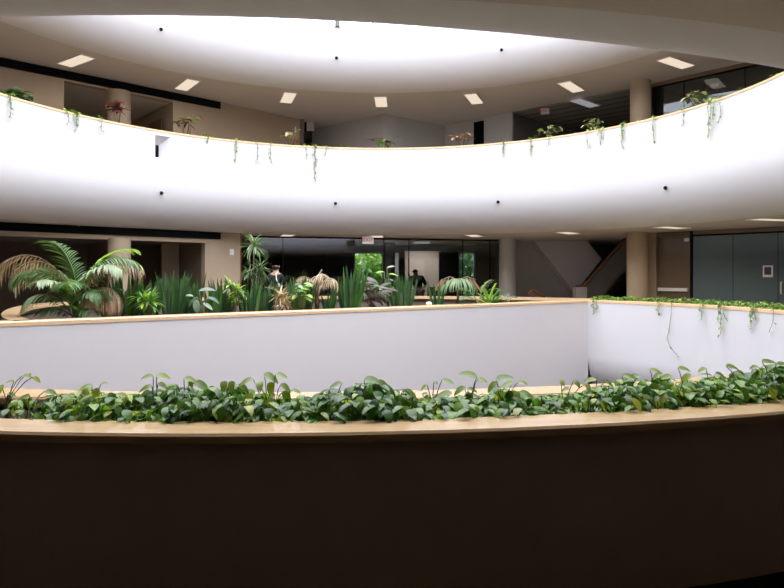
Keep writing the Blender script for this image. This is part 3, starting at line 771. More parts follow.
PO = [
 (6, 18, 404, 7, .5, 'sparse pothos at the left planter end with a pale runner reaching right', [(22, 376, 11, R_, .3, .8), (27, 374, 11, -.9, .2, .7), (33, 377, 10, R_, -.3, .9), (14, 381, 9, L_, .1, .8), (1, 385, 13, -1.2, -.2, .6), (8, 393, 9, R_, 0, .4)]),
 (26, 14, 399, 9, .55, 'small light green pothos with bare soil around it, second from left', [(45, 391, 14, R_, .05, .4), (30, 396, 15, L_, 0, .4), (14, 402, 18, -1.2, -.3, .6)]),
 (60, 18, 396, 36, .4, 'low dark pothos between bare soil and the yellow-leaved plant at left', [(62, 395, 10, R_, .1, .5)]),
 (92, 20, 388, 60, .6, 'pothos with two yellow-green round leaves on top, left part of planter', [(80, 388, 16, -.6, -.2, .85), (97, 388, 16, -1.6, -.9, 1.), (92, 386, 12, L_, .2, .4), (101, 384, 8, R_, .4, .7)]),
 (126, 19, 394, 52, .4, 'low bushy pothos just left of the tall upright sprig', [(118, 394, 12, R_, 0, .6), (136, 398, 12, R_, -.2, .6)]),
 (155, 17, 388, 55, .35, 'pothos with a tall upright sprig ending in a dark curled tip', [(153, 376, 13, L_, .15, .6), (157, 375, 15, R_, .1, .6), (152, 386, 16, L_, -.1, .5), (158, 383, 12, R_, -.2, .5), (150, 391, 16, L_, -.3, .2)]),
 (184, 18, 384, 66, .35, 'dense pothos with one pale leaf raised on a thin stalk', [(184, 378, 14, R_, .05, .6), (190, 381, 9, -1, -.5, .8), (178, 386, 20, L_, -.2, .2), (194, 382, 20, R_, -.2, .2)]),
 (214, 15, 386, 60, .3, 'pothos with a broad bluish leaf facing the viewer, left of centre', [(212, 386, 17, -1.5, -.9, .1)]),
 (236, 15, 382, 62, .4, 'pothos with three rounded upright leaves left of the arching runner', [(224, 381, 14, -1.4, -.5, .4), (232, 381, 14, -1.5, -.6, .4), (239, 384, 15, R_, -.5, .3)]),
 (268, 18, 392, 58, .45, 'pothos with an arching runner carrying large light leaves above the cap', [(253, 379, 17, L_, -.1, .6), (264, 374, 18, R_, -.2, .5), (259, 381, 15, -1.3, -.2, .6), (271, 382, 15, -1.5, -.8, .7), (276, 374, 13, R_, .05, .6), (281, 384, 14, R_, -.4, .5), (292, 390, 10, R_, 0, .6), (284, 391, 16, -.8, -.7, .3)]),
 (303, 16, 396, 50, .45, 'low pothos in the dip left of the large dark mound', [(297, 398, 10, -1.3, -.4, .4)]),
 (332, 19, 389, 78, .2, 'left shoulder of the large dark pothos mound at planter middle', [(342, 383, 14, L_, 0, .2)]),
 (368, 20, 381, 105, .15, 'tallest dense dark pothos mound at the middle of the planter', [(364, 379, 20, R_, .1, .2), (376, 381, 20, R_, -.3, .3), (383, 386, 19, R_, -.4, .2)]),
 (400, 18, 390, 74, .25, 'right shoulder of the dark pothos mound with drooping bluish leaves', [(404, 390, 18, R_, -.3, .3)]),
 (432, 18, 395, 56, .45, 'low pothos with three small sprigs on thin stalks, right of the mound', [(427, 385, 9, L_, -.4, .7), (434, 381, 8, -1.2, .1, .3), (442, 380, 13, R_, .1, .5), (452, 393, 18, L_, .1, .3)]),
 (468, 18, 394, 60, .35, 'pothos with one big arching leaf high above the cap', [(477, 377, 21, L_, .5, .35), (478, 379, 11, R_, 0, .6), (465, 387, 15, L_, -.3, .3), (468, 388, 11, R_, -.1, .4)]),
 (502, 17, 388, 58, .4, 'pothos with a large glossy leaf bending right over a leggy stem', [(496, 380, 19, R_, .5, .3), (497, 382, 15, L_, -.5, .3), (513, 383, 12, L_, .1, .7), (518, 382, 11, R_, .1, .7), (520, 392, 17, R_, -.1, .3)]),
 (536, 17, 396, 40, .45, 'low pothos in front of bare cap boards, right of the leggy one', []),
 (566, 18, 394, 48, .55, 'pothos with a thin runner of small yellow-green leaves in front of the wall corner', [(560, 380, 9, -1.2, -.3, .85), (574, 380, 11, -1.2, -.3, .6), (570, 388, 10, L_, 0, .5), (586, 384, 11, -1.4, -.3, .7)]),
 (598, 17, 386, 55, .5, 'pothos with brownish twigs and soil showing, just right of the wall corner', [(596, 379, 14, L_, .1, .5), (604, 381, 12, R_, -.2, .4)]),
 (626, 17, 378, 70, .4, 'bushy pothos with a rounded arching leaf, right of the wall corner', [(622, 376, 16, R_, .2, .3), (640, 376, 15, L_, .1, .4)]),
 (656, 17, 376, 74, .45, 'pothos with upright pale leaves below the long hanging strand', [(650, 370, 13, R_, .1, .7), (662, 373, 12, L_, -.2, .6), (657, 378, 17, -1.4, -.7, .2), (672, 376, 14, L_, .1, .4)]),
 (684, 16, 380, 64, .5, 'pothos with a flat pale leaf high on a thin stalk at right', [(678, 368, 14, R_, .1, .65), (690, 374, 14, L_, -.5, .7), (690, 383, 13, L_, 0, .6)]),
 (710, 15, 376, 72, .45, 'pothos with a small pale pointed sprig, third from the right end', [(706, 368, 10, L_, -.1, .7), (716, 373, 13, R_, -.2, .3)]),
 (738, 17, 371, 82, .4, 'dense pothos with a pale drooping leaf on top, second from the right end', [(726, 366, 15, R_, .05, .6), (737, 371, 14, R_, -.3, .4)]),
 (772, 20, 363, 100, .35, 'tall dense pothos at the right end of the near planter', [(762, 362, 15, R_, .3, .3), (757, 366, 9, L_, .0, .5), (777, 364, 14, R_, .2, .4)]),
]
for i, a in enumerate(PO): pothos(i, *a)

# ---- hanging vines from a band cap
def vine(px, y1, label, level=3, strands=1, spread=3, crown=4, path=None, group=None, pale=.5, lsz=.07):
    r = random.Random(int(px*7)+level)
    top = TOP3 if level == 3 else TOP2
    d = dep(px, -.045); x = (px-392)/F*d; c = Vector((x, d, top))
    cdir = Vector((CX-x, CY-d, 0)).normalized()
    root = c-cdir*.42; root.z = top-.09
    t = thing('hanging_vine', label, 'vine', (root.x, root.y, root.z), group)
    L = MB(); S = MB()
    for s in range(strands):
        q = px+(r.uniform(-spread, spread) if strands > 1 else 0)
        dq = dep(q, -.045); pe = Vector(((q-392)/F*dq, dq, top+.02))
        yl = y1 if s == 0 else y1-(y1-Zy(top, d))*r.uniform(.2, .65)
        zl = Zat(yl, dq)
        pts = [root, root+cdir*.2+Vector((0, 0, .13)), pe-cdir*.1+Vector((0, 0, .02)), pe+cdir*.012, ]
        if path:
            for (ppx, ppy) in path:
                dd = dep(ppx, -.06); pts.append(P(ppx, ppy, dd))
        else:
            nseg = max(2, int((top-zl)/.12))
            for k in range(1, nseg+1):
                z = top-(top-zl)*k/nseg; wob = r.uniform(-.03, .03)
                pts.append(Vector((pe.x+wob, pe.y, z))+cdir*.02)
        S.tube(pts, .006, 4)
        for k, p in enumerate(pts[2:]):
            for w in range(2 if not path else 1):
                if path and r.random() < .35: continue
                az = r.uniform(0, 2*pi); dv = Vector((math.cos(az), math.sin(az), r.uniform(-.9, .1)))+cdir*.7
                L.leaf(p+Vector((r.uniform(-.03, .03), 0, r.uniform(-.03, .03))), dv, (0, 0, 1), lsz*r.uniform(.7, 1.4), lsz*r.uniform(.7, 1.2), 'heart', .6, .1, 4, jit(r, mixc(G_M, mixc(G_L, G_P, .4), r.random()*.6+pale*.4)))
    for k in range(crown):
        q = px+r.uniform(-spread-2, spread+2); dq = dep(q, .12); p = Vector(((q-392)/F*dq, dq, top+r.uniform(.02, .12)))
        S.tube([root, p], .005, 4)
        az = r.uniform(0, 2*pi); L.leaf(p, (math.cos(az), math.sin(az), r.uniform(-.4, .5)), (0, 0, 1), lsz*r.uniform(.9, 1.6), lsz*1.1, 'heart', .6, .1, 4, jit(r, mixc(G_M, G_L, r.random())))
    L.build('foliage', M_leafm, t, True); S.build('stem', M_stem, t, True)
def Zy(z, d): return HY-(z-EYE)*F/d
V3 = [
 (12, 117, 2, 3, 3, 'vine hanging below the dark leafy plant at the far left of the upper balcony'),
 (67, 122, 1, 2, 5, 'short vine strand at the upper balcony below the tan wall corner'),
 (77, 128, 3, 4, 6, 'widest vine of the upper balcony at left, between two short strands'),
 (102, 131, 1, 2, 4, 'short vine strand on the upper balcony just left of the tan column'),
 (208, 141, 1, 3, 7, 'flat vine tuft creeping over the upper cap right of the niche'),
 (236, 160, 2, 1.5, 3, 'double vine strand on the upper balcony, leftmost of three in a row'),
 (257, 160, 1, 1.5, 4, 'thin vine strand on the upper balcony, middle one of three in a row'),
 (271, 163, 1, 1.5, 5, 'thin vine strand on the upper balcony below the reddish twig plant'),
 (306, 158, 1, 1.5, 4, 'short vine strand just left of the longest strand on the upper balcony'),
 (314, 181, 2, 1.5, 6, 'longest vine strand on the upper balcony, left of centre'),
 (326, 154, 1, 1.5, 2, 'tiny vine sprig just right of the longest strand on the upper balcony'),
 (343, 150, 0, 6, 5, 'flat vine tuft on the upper cap left of the dark two-leaf plant'),
 (503, 157, 2, 1.5, 3, 'vine strand on the upper balcony below the wall end trim'),
 (531, 155, 2, 1.5, 5, 'vine strand on the upper balcony left of the pale-leaved shrub'),
 (549, 145, 1, 1.5, 2, 'tiny vine strand directly below the pale-leaved shrub'),
 (588, 145, 1, 1.5, 2, 'faint thin vine strand below the twiggy shrub on the upper balcony'),
 (600, 143, 2, 1.8, 4, 'short vine strand just right of the twiggy shrub on the upper balcony'),
 (622, 147, 3, 1.5, 4, 'vine strand left of the tan column on the upper balcony'),
 (640, 127, 0, 2, 4, 'little vine tuft in front of the tan column on the upper balcony'),
 (652, 140, 2, 2, 3, 'vine strand right of the tan column on the upper balcony'),
 (684, 125, 1, 2, 5, 'short curved vine strand left of the right croton'),
 (715, 134, 4, 6, 6, 'widest vine of the upper balcony at right, with several strands'),
 (746, 92, 0, 6, 8, 'pale leafy vine tuft on the upper cap near the right edge'),
 (776, 82, 0, 4, 4, 'small vine tuft at the very right end of the upper cap')]
for px, y1, ns, sp, cr, lab in V3: vine(px, y1, lab, 3, ns, sp, cr, None, 'vines hanging from the upper balcony', .9, .075)
# right balcony ground cover and strands
def cover(i, px, hw, label):
    r = random.Random(300+i); d = dep(px, .35); c = Vector(((px-392)/F*d, d, TOP2-.08))
    t = thing('ivy_plant', label, 'plant', c, 'ivy along the right balcony cap'); L = MB(); S = MB(); roots = []
    for k in range(130):
        q = px+r.uniform(-hw, hw)*1.1; o = r.uniform(.03, .8); dq = dep(q, o); x = (q-392)/F*dq
        z = TOP2+r.uniform(.0, .13)*(1-abs(q-px)/hw*.4)+(0 if o > .15 else -.0)
        az = r.uniform(0, 2*pi); p = Vector((x, dq, z))
        if k % 3 == 0: roots.append(Vector((x+r.uniform(-.05, .05), dq+.05, TOP2-.08))); S.tube([roots[-1], p], .005, 4)
        L.leaf(p, (math.cos(az), math.sin(az), r.uniform(-.5, .5)), (0, 0, 1), r.uniform(.06, .11), r.uniform(.06, .1), 'heart', .6, .1, 4, jit(r, mixc(G_M, mixc(G_L, G_P, r.random()*.5), r.random())))
    S.tube(sorted(roots, key=lambda v: v.x), .006, 4)
    L.build('foliage', M_leafm, t, True); S.build('stem', M_stem, t, True)
for i, (px, hw, lab) in enumerate(((605, 14, 'ivy clump beside the wall corner at the left end of the right balcony'), (632, 14, 'ivy clump on the right balcony in front of the tan column'), (659, 14, 'pale ivy clump on the right balcony in front of the brown door'),
    (687, 14, 'ivy clump on the right balcony in front of the door edge'), (714, 14, 'pale ivy clump on the right balcony below the first glass seam'), (740, 13, 'ivy clump on the right balcony left of the notice'), (764, 13, 'ivy clump on the right balcony below the notice'), (784, 11, 'ivy clump at the right picture edge of the right balcony'))): cover(i, px, hw, lab)
for px, y1, ns, sp, path, lab in ((595, 313, 3, 3, None, 'short vine strands hanging at the wall corner of the right balcony'), (660, 313, 2, 2, None, 'short vine strand right of the tan column on the right balcony'),
    (672, 356, 1, 1, [(671, 316), (669, 330), (667, 338), (670, 347), (677, 355)], 'long bare curved vine strand on the right balcony'), (702, 318, 2, 2, None, 'short vine strand hanging right of the long curved strand'),
    (722, 334, 3, 3, None, 'long leafy vine hanging on the right balcony'), (752, 327, 4, 4, None, 'bunched vine strands hanging below the notice'), (774, 333, 1, 1, [(773, 322), (769, 332)], 'thin slanting vine strand near the right picture edge')):
    vine(px, y1, lab, 2, ns, sp, 3, path, 'vines hanging from the right balcony', .6, .07)

# ---- shrubs on the upper balcony
def shrub(px, y0, y1, hw, label, cols, nl, lsz, shape='oval', twig=0, name='shrub'):
    r = random.Random(int(px*3+1)); d = dep(px, .5); c = Vector(((px-392)/F*d, d, LV+.80))
    t = thing(name, label, 'plant', c); L = MB(); S = MB()
    zt, zb = Zat(y0, d), Zat(y1, d); R = hw/F*d
    ns = 4
    tips = []
    for s in range(ns):
        a = r.uniform(0, 2*pi); rad = R*(.2+.65*(s/(ns-1)))
        tip = c+Vector((math.cos(a)*rad*1.0 if ns > 1 else 0, math.sin(a)*rad*.6, 0)); tip.x = c.x+(-R*.75+1.5*R*s/(ns-1)); tip.z = zt-(zt-zb)*r.uniform(.1, .45)
        m_ = (c+tip)/2+Vector((r.uniform(-.05, .05), 0, .06)); S.tube([c, m_, tip], .012, 5, r1=.006); tips.append((m_, tip))
    for k in range(nl):
        m_, tip = tips[k % ns]; f = r.uniform(.35, 1.05); p = m_.lerp(tip, f)+Vector((r.uniform(-.06, .06), r.uniform(-.06, .06), r.uniform(-.03, .06)))
        az = r.uniform(0, 2*pi); L.leaf(p, (math.cos(az), math.sin(az)*.6-.3, r.uniform(-.3, .7)), (0, 0, 1), lsz*r.uniform(.7, 1.2), lsz*.42*r.uniform(.8, 1.2), shape, .8, .2, 6, jit(r, cols[r.randrange(len(cols))]))
    for k in range(twig):
        a = r.uniform(-.4, .4); S.tube([c+Vector((R*.3, 0, .1)), c+Vector((R*.4+a*.3, 0, (zt-c.z)*.6)), c+Vector((R*.5+a*R*1.5, 0, zt-c.z))], .007, 4)
    L.build('foliage', M_leaf, t, True); S.build('stem', M_bark, t, True)
shrub(8, 88, 101, 9, 'dark green broad-leaved shrub at the left edge of the upper balcony', [G_D, G_B, G_M], 22, .32)
shrub(23, 90, 102, 9, 'dark blue-green shrub beside the leftmost one on the upper balcony', [G_D, G_B, G_B], 20, .32)
shrub(118, 99, 119, 8, 'red and green croton in front of the left tan column on the upper balcony', [RED, G_D, REDB, RED], 44, .27, 'lance', name='croton')
shrub(186, 113, 133, 13, 'spindly dark shrub with sideways twigs right of the niche', [RED, G_D, (.06, .04, .03), G_L], 34, .24, 'lance', 2)
shrub(290, 127, 146, 9, 'thin reddish twig shrub in front of the tan wall end', [REDB, G_P, RED, G_P], 16, .25, 'oval', 3)
shrub(383, 138, 149, 9, 'low dark shrub with two leaf tufts below the pointed grey wall', [G_D, G_M, RED], 22, .30)
shrub(462, 132, 147, 12, 'reddish brown croton left of the small black door on the upper floor', [REDB, BR, TANL, RED], 36, .24, 'lance', name='croton')
shrub(551, 123, 138, 11, 'pale green shrub with rounded tufts under the upper exit sign', [(.12, .19, .09), (.24, .32, .15), G_P], 26, .17)
shrub(592, 119, 133, 9, 'twiggy shrub with bare branches and pale leaves left of the tan column', [(.12, .19, .09), (.24, .32, .15), G_P], 14, .2, 'oval', 6)
shrub(697, 90, 107, 14, 'croton with mixed green and dark leaves in front of the upper glass wall', [(.10, .16, .07), RED, (.24, .30, .13), G_D, G_P], 30, .30, 'lance', name='croton')

# ---- big bed plants
def cb(px, back):  # point in the bed `back` metres behind the chord along the view ray
    p = at_line(px, C1, C2); d = p[1]+back; return Vector(((px-392)/F*d, d, SOILF+.03))
def snake(px, back, top, hw, n, label, cols=None):
    r = random.Random(int(px*11)); c = cb(px, back); L = MB(); n = int(n*1.7)
    zt = Zat(top, c.y); R = hw/F*c.y
    cols = cols or [G_D, (.035, .09, .035), (.06, .13, .05)]
    for k in range(n):
        x = r.uniform(-R, R); h = (zt-c.z)*r.uniform(.55, 1.0)
        L.leaf(c+Vector((x*.75, r.uniform(-R, R)*.6, -.03)), (x/R*.22, r.uniform(-.12, .12), 1), (r.uniform(-1, 1), -1, 0), h, r.uniform(.05, .085), 'sword', r.uniform(-.15, .3), .25, 6, jit(r, cols[r.randrange(3)], .35))
    tag(L.build('snake_plant', M_leaf, None, True, origin=c), label, 'plant', 'snake plants in the far bed')
def frond(L, S, r, base, az, length, rise, droop, nleaf, lw, ll, col, hang=.5):
    cur = Vector((math.cos(az)*math.cos(rise), math.sin(az)*math.cos(rise), math.sin(rise))); p = Vector(base); pts = [p.copy()]; N = 14
    side = Vector((-math.sin(az), math.cos(az), 0)); dirs = [cur.copy()]
    for k in range(N):
        cur = Matrix.Rotation(droop*(2*k+1)/N/N, 3, side) @ cur; p = p+cur*length/N; pts.append(p.copy()); dirs.append(cur.copy())
    S.tube(pts, .014, 5, r1=.004, col=col)
    for k in range(nleaf):
        f = .28+.72*k/nleaf; i = min(int(f*N), N-1); q = pts[i].lerp(pts[i+1], f*N-i); dd = dirs[i]
        sc_ = math.sin(pi*(.15+.85*(1-f)*1.0))**.5 if f < .95 else .5
        for sg in (-1, 1):
            dv = dd*.8+side*sg*.75+Vector((0, 0, -hang*.3+.15))
            L.leaf(q, dv, (0, 0, 1), ll*sc_*r.uniform(.85, 1.1), lw, 'lance', hang+r.uniform(0, .4), .15, 5, jit(r, col, .2))
def palm(px, back, label, specs, name='palm', trunk=.12, stems=True):
    r = random.Random(int(px*13)); c = cb(px, back); t = thing(name, label, 'plant', c); G = MB(); S = MB(); D = MB(); DS = MB()
    S.tube([c-Vector((0, 0, .05)), c+Vector((0, 0, trunk))], .05, 8)
    S.build('stem', M_bark, t, True)
    for (az, length, rise, droop, nl, lw, ll, col, hang, h) in specs:
        dry = col[0] > col[1]; G = MB()
        frond(G, G, r, c+Vector((r.uniform(-.04, .04), r.uniform(-.04, .04), h)), az, length, rise, droop, nl, lw, ll, col, hang)
        o = G.build('dry_frond' if dry else 'green_frond', M_leafm if dry else M_leaf, t, True)
        if dry: o['label'] = 'dry brown frond'
PG = (.10, .20, .07); PW = (.26, .34, .20)
palm(78, .9, 'large palm with green fronds in the middle and dry brown fronds on both sides', [
 (pi-.1, 1.6, 1.5, 2.5, 30, .034, .46, PW, 1.0, .1), (pi+.3, 1.55, 1.42, 2.3, 30, .034, .46, PG, .9, .1), (.1, 1.8, 1.5, 2.2, 30, .034, .46, PG, .9, .1),
 (-.4, 1.6, 1.4, 2.0, 30, .034, .44, PW, .8, .1), (.5, 1.7, 1.52, 1.6, 28, .034, .42, G_L, .5, .1), (pi-.4, 1.7, 1.54, 1.3, 28, .034, .42, PG, .5, .1),
 (pi+.6, 1.05, 1.2, 2.2, 24, .034, .40, PW, .9, .05), (-.6, 1.1, 1.25, 2.0, 24, .034, .40, PG, .9, .05), (-1.3, 1.1, 1.35, 1.6, 24, .034, .40, PG, .7, .05), (-1.9, 1.2, 1.35, 1.7, 24, .034, .38, PW, .7, .05), (-1.0, .8, 1.4, .8, 20, .03, .36, G_L, .3, .05), (-.8, .7, .9, 1.3, 18, .034, .34, PG, .8, .02), (-2.4, .7, .9, 1.3, 18, .034, .34, PG, .8, .02), (-1.5, .6, 1.0, 1.0, 18, .034, .32, G_M, .6, .02), (.7, .9, 1.2, 1.2, 20, .034, .36, G_M, .6, .05), (-2.2, .75, 1.3, .9, 20, .03, .36, G_L, .3, .05),
 (pi+.05, 2.1, 1.42, 2.3, 22, .024, .62, BR, 1.1, .05), (pi-.12, 2.0, 1.45, 2.6, 22, .024, .66, TANL, 1.3, .05), (0, 1.85, 1.5, 2.4, 26, .026, .46, BR, 1.2, .05), (-.1, 1.35, 1.4, 2.9, 28, .026, .6, TANL, 1.5, .0), (-.3, 1.3, 1.4, 3.0, 28, .026, .6, (.40, .27, .19), 1.5, .0), (.25, 1.8, 1.52, 2.2, 26, .026, .44, TANL, 1.1, .05)])
def rosette(px, back, top, label, cols, n, ll, lw, name, heads=None, cane=True, droop=1.2, shape='lance'):
    r = random.Random(int(px*17)); c = cb(px, back); t = thing(name, label, 'plant', c); L = MB(); S = MB()
    for (hx, hy, sz) in heads:
        p = P(hx, hy, c.y)
        S.tube([c-Vector((0, 0, .05)), (c+p)/2+Vector((r.uniform(-.03, .03), 0, 0)), p], .022, 6, r1=.014)
        for k in range(n):
            az = 2*pi*k/n*2.4+r.uniform(-.3, .3); rise = r.uniform(-.5, 1.4)
            L.leaf(p+Vector((0, 0, r.uniform(-.08, .04))), (math.cos(az)*math.cos(rise), math.sin(az)*math.cos(rise), math.sin(rise)), (0, 0, 1), ll*sz*r.uniform(.75, 1.1), lw, shape, droop*r.uniform(.5, 1.1), .2, 7, jit(r, cols[r.randrange(len(cols))]))
    L.build('foliage', M_leaf, t, True); S.build('cane' if cane else 'stem', M_bark, t, True)
rosette(145, .45, 288, 'low light green rosette plant right of the palm', [G_L, PW, G_M], 34, .36, .055, 'dracaena', [(143, 299, 1), (150, 301, .8)], False, .9)
rosette(254, 1.2, 238, 'tall dracaena with two stacked spiky pale crowns', [PG, PW, (.16, .24, .13)], 60, .40, .032, 'dracaena', [(254, 246, 1.05), (259, 269, .85), (250, 273, .7)], True, 1.4)
rosette(236, .5, 282, 'small pale-leaved plant with brown cane left of the tall dracaena', [G_L, PW, G_M], 22, .26, .05, 'corn_plant', [(230, 285, .9), (238, 291, 1), (234, 299, .8)], True, 1.0)
rosette(281, .45, 290, 'tan dried spiky plant in front of the gardener', [TANL, BR, (.55, .45, .30)], 44, .34, .03, 'dry_plant', [(280, 296, 1), (284, 303, .9)], False, 1.0)
for a in ((112, .55, 277, 8, 14, 'dark snake plant partly hidden by the hanging dry palm fronds'), (128, .8, 264, 9, 16, 'snake plant just right of the palm in front of the tan column'), (150, 1.2, 271, 9, 16, 'snake plant behind the light green rosette'), (172, .7, 264, 10, 26, 'dense tall snake plant below the glowing downlight'), (190, .8, 269, 8, 20, 'snake plant in front of the brown door with notices'),
    (222, .9, 272, 10, 24, 'snake plant left of the tall dracaena, in front of the tan pier'), (250, .55, 277, 10, 26, 'snake plant at the foot of the tall dracaena'), (267, .7, 274, 7, 18, 'snake plant between the dracaena and the gardener'),
    (300, .6, 272, 11, 28, 'dark snake plant right of the gardener'), (330, .6, 283, 5, 8, 'small snake plant behind the dead drooping palm'), (350, .6, 262, 10, 26, 'tall snake plant left of the bright garden window'), (402, .5, 271, 10, 26, 'snake plant in front of the leaning person'), (438, .5, 274, 5, 5, 'few-leaved snake plant left of the fan palm'), (213, .5, 286, 6, 8, 'short snake plant right of the broad-leaved plant')): snake(*a)
def broad(px, back, label, leaves, cols, name, stemcol=M_stem):
    r = random.Random(int(px*19)); c = cb(px, back); t = thing(name, label, 'plant', c); L = MB(); S = MB()
    for (lx, ly, spx, az, pitch, w) in leaves:
        p = P(lx, ly, c.y+r.uniform(-.12, .12)); sz = spx/F*c.y
        S.tube([c, (c+p)/2+Vector((0, 0, .06)), p], .008, 5)
        L.leaf(p, (math.cos(az)*math.cos(pitch), math.sin(az)*math.cos(pitch), math.sin(pitch)), (0, -.6, 1), sz, sz*w, 'oval', .7, .2, 7, jit(r, cols[r.randrange(len(cols))], .2))
    L.build('foliage', M_leaf, t, True); S.build('stem', stemcol, t, True)
GR = (.34, .42, .34)
broad(203, .4, 'plant with large grey-green paddle leaves in front of the brown door', [(199, 291, 17, .3, .35, .4), (197, 297, 14, pi+.3, -.6, .4), (196, 300, 14, -1.2, -.8, .5), (207, 297, 14, .1, -.2, .35), (203, 303, 12, -.3, -.3, .4), (193, 296, 10, pi, .3, .4)], [GR, G_B, (.15, .22, .15)], 'rubber_plant')
rr = random.Random(77)
broad(373, .45, 'dark bushy cordyline with reddish and grey leaves below the garden window', [(373+rr.uniform(-9, 9), 283+rr.uniform(0, 18), rr.uniform(12, 18), (0 if rr.random() < .5 else pi)+rr.uniform(-.7, .3), rr.uniform(-.4, .8), .30) for k in range(38)], [RED, G_D, GR, (.10, .12, .09), (.06, .03, .03), (.2, .2, .17)], 'cordyline', M_bark)
broad(388, .9, 'thin plant with pale narrow leaves beside the garden window', [(386, 280, 10, .2, .2, .3), (389, 274, 10, 0, .1, .3), (387, 268, 10, .3, .5, .3), (391, 280, 9, .1, -.2, .3), (384, 272, 9, pi, .2, .3), (392, 287, 9, 0, -.3, .3)], [PG, G_L, PW], 'young_tree')
broad(301, .35, 'small white and green leaved plant in front of dark snake plants', [(301+rr.uniform(-6, 6), 283+rr.uniform(0, 18), rr.uniform(7, 11), rr.uniform(0, 6.3), rr.uniform(-.3, .6), .4) for k in range(22)], [PW, G_L, G_M], 'dieffenbachia')
palm(317, .75, 'dead drooping palm with pale brown hanging fronds', [
 (pi, .72, 1.3, 2.7, 12, .022, .36, TANL, 1.2, .45), (pi-.5, .6, 1.4, 2.6, 12, .022, .42, BR, 1.3, .45), (-.2, .7, 1.45, 2.6, 14, .022, .36, TANL, 1.4, .42), (-1.2, .8, 1.45, 2.4, 14, .022, .36, TANL, 1.3, .45), (pi+.6, .8, 1.4, 2.6, 14, .022, .36, BR, 1.3, .42), (.4, .6, 1.5, .5, 8, .02, .16, BR, .4, .40)], 'dead_palm', .75)
# thatch of dead leaves hanging along its stem
def fan_palm(px, back, cy_, label):
    r = random.Random(5); c = cb(px, back); t = thing('fan_palm', label, 'plant', c); G = MB(); D = MB(); S = MB()
    hub = P(px, cy_, c.y); S.tube([c-Vector((0, 0, .05)), hub], .03, 6)
    for k in range(30):   # one large fan falling to the front
        a = pi*(k/29); dv = Vector((math.cos(a)*1.0, -.30-.5*math.sin(a), .35+.15*math.sin(a)))
        G.leaf(hub, dv, (0, 0, 1), .74*r.uniform(.85, 1.05), .05, 'lance', 1.9, .25, 8, jit(r, mixc(PG, PW, r.random()*.7)))
    for k in range(24):
        s_ = -1 if k % 2 else 1; q = r.uniform(.10, .42)
        D.leaf(hub+Vector((s_*q, -.10+r.uniform(-.08, .04), .10-q*.25)), (s_*.35, -.15, -.5), (0, -1, .2), .38*r.uniform(.7, 1.1), .036, 'lance', .4, .2, 6, jit(r, (.36, .22, .14)))
        if k < 2: D.tube([hub, hub+Vector((s_*.2, -.1, .08)), hub+Vector((s_*.42, -.1, .0))], .012, 5, (.3, .2, .13))
    G.build('green_frond', M_leaf, t, True); D.build('dry_frond', M_leafm, t, True); S.build('stem', M_bark, t, True)
fan_palm(458, .5, 280, 'fan palm with one striped drooping frond and brown dead edges')
palm(478, 1.2, 'feathery grey-green palm behind the fan palm', [(.15, .75, 1.0, 1.3, 20, .022, .24, PG, .6, .15), (pi-.3, .65, 1.1, 1.2, 18, .022, .24, PG, .6, .15), (.5, .7, 1.3, 1.0, 18, .022, .22, PW, .5, .2), (-.4, .6, .8, 1.4, 18, .022, .24, G_M, .7, .15), (pi+.3, .6, .8, 1.3, 16, .022, .22, PG, .7, .1)], 'palm', .2)
palm(490, .4, 'bright green fern with upright fronds at the right end of the bed', [(az, ln, ri, .5, 16, .05, .12, G_L if k % 2 else G_M, .2, 0) for k, (az, ln, ri) in enumerate(((.1, .55, 1.25), (pi, .5, 1.1), (-.3, .45, .9), (pi+.4, .62, 1.35), (.5, .5, 1.0), (pi-.5, .42, .8), (-1, .4, .9), (.0, .68, 1.5)))], 'fern', .03)
broad(508, .3, 'tiny pale plant at the foot of the grey column', [(505, 298, 7, pi, .5, .6), (508, 296, 7, 1.5, .8, .6), (511, 298, 7, 0, .4, .6), (507, 299, 6, -1.5, 0, .6)], [G_B, PW], 'seedling')
# white pebble on the cap
p = Vector((*at_line(429, C1+cn*.12, C2+cn*.12), TOP2+.02))
m = MB(); n = 10
for k in range(5):
    pass
prof = [(0, 0.0), (.05, .0), (.07, .03), (.055, .07), (.0, .085)]
vs = []; fs = []
for (rr_, zz) in prof:
    for k in range(n): vs.append((p.x+math.cos(2*pi*k/n)*max(rr_, .002), p.y+math.sin(2*pi*k/n)*max(rr_, .002), TOP2+zz))
for i in range(len(prof)-1):
    for k in range(n): fs.append((i*n+k, i*n+(k+1) % n, (i+1)*n+(k+1) % n, (i+1)*n+k))
fs += [tuple(range(n))[::-1], tuple(range((len(prof)-1)*n, len(prof)*n))]
m.add(vs, fs); o = m.build('crumpled_paper', M_paper, smooth=True); tag(o, 'small white crumpled paper ball on the far wooden cap', 'paper')

# ------------------------------------------------------------------ people
def skin(name, joints, edges, mat, parent, root=0, sub=2):
    me = bpy.data.meshes.new(name); me.from_pydata([j[0] for j in joints], edges, []); o = bpy.data.objects.new(name, me); COL.objects.link(o)
    md = o.modifiers.new('s', 'SKIN'); md.use_smooth_shade = True
    if not me.skin_vertices: 
        pass
    sv = me.skin_vertices[0].data
    for i, j in enumerate(joints):
        rr = j[1]; sv[i].radius = (rr, rr) if not isinstance(rr, tuple) else rr; sv[i].use_root = (i == root)
    ss = o.modifiers.new('u', 'SUBSURF'); ss.levels = sub; ss.render_levels = sub
    dg = bpy.context.evaluated_depsgraph_get(); dg.update()
    m2 = bpy.data.meshes.new_from_object(o.evaluated_get(dg)); m2.name = name; bpy.data.objects.remove(o)
    m2.materials.clear(); m2.materials.append(mat)
    r = bpy.data.objects.new(name, m2); COL.objects.link(r)
    if parent is not None: r.parent = parent
    for q in m2.polygons: q.use_smooth = True
    return r
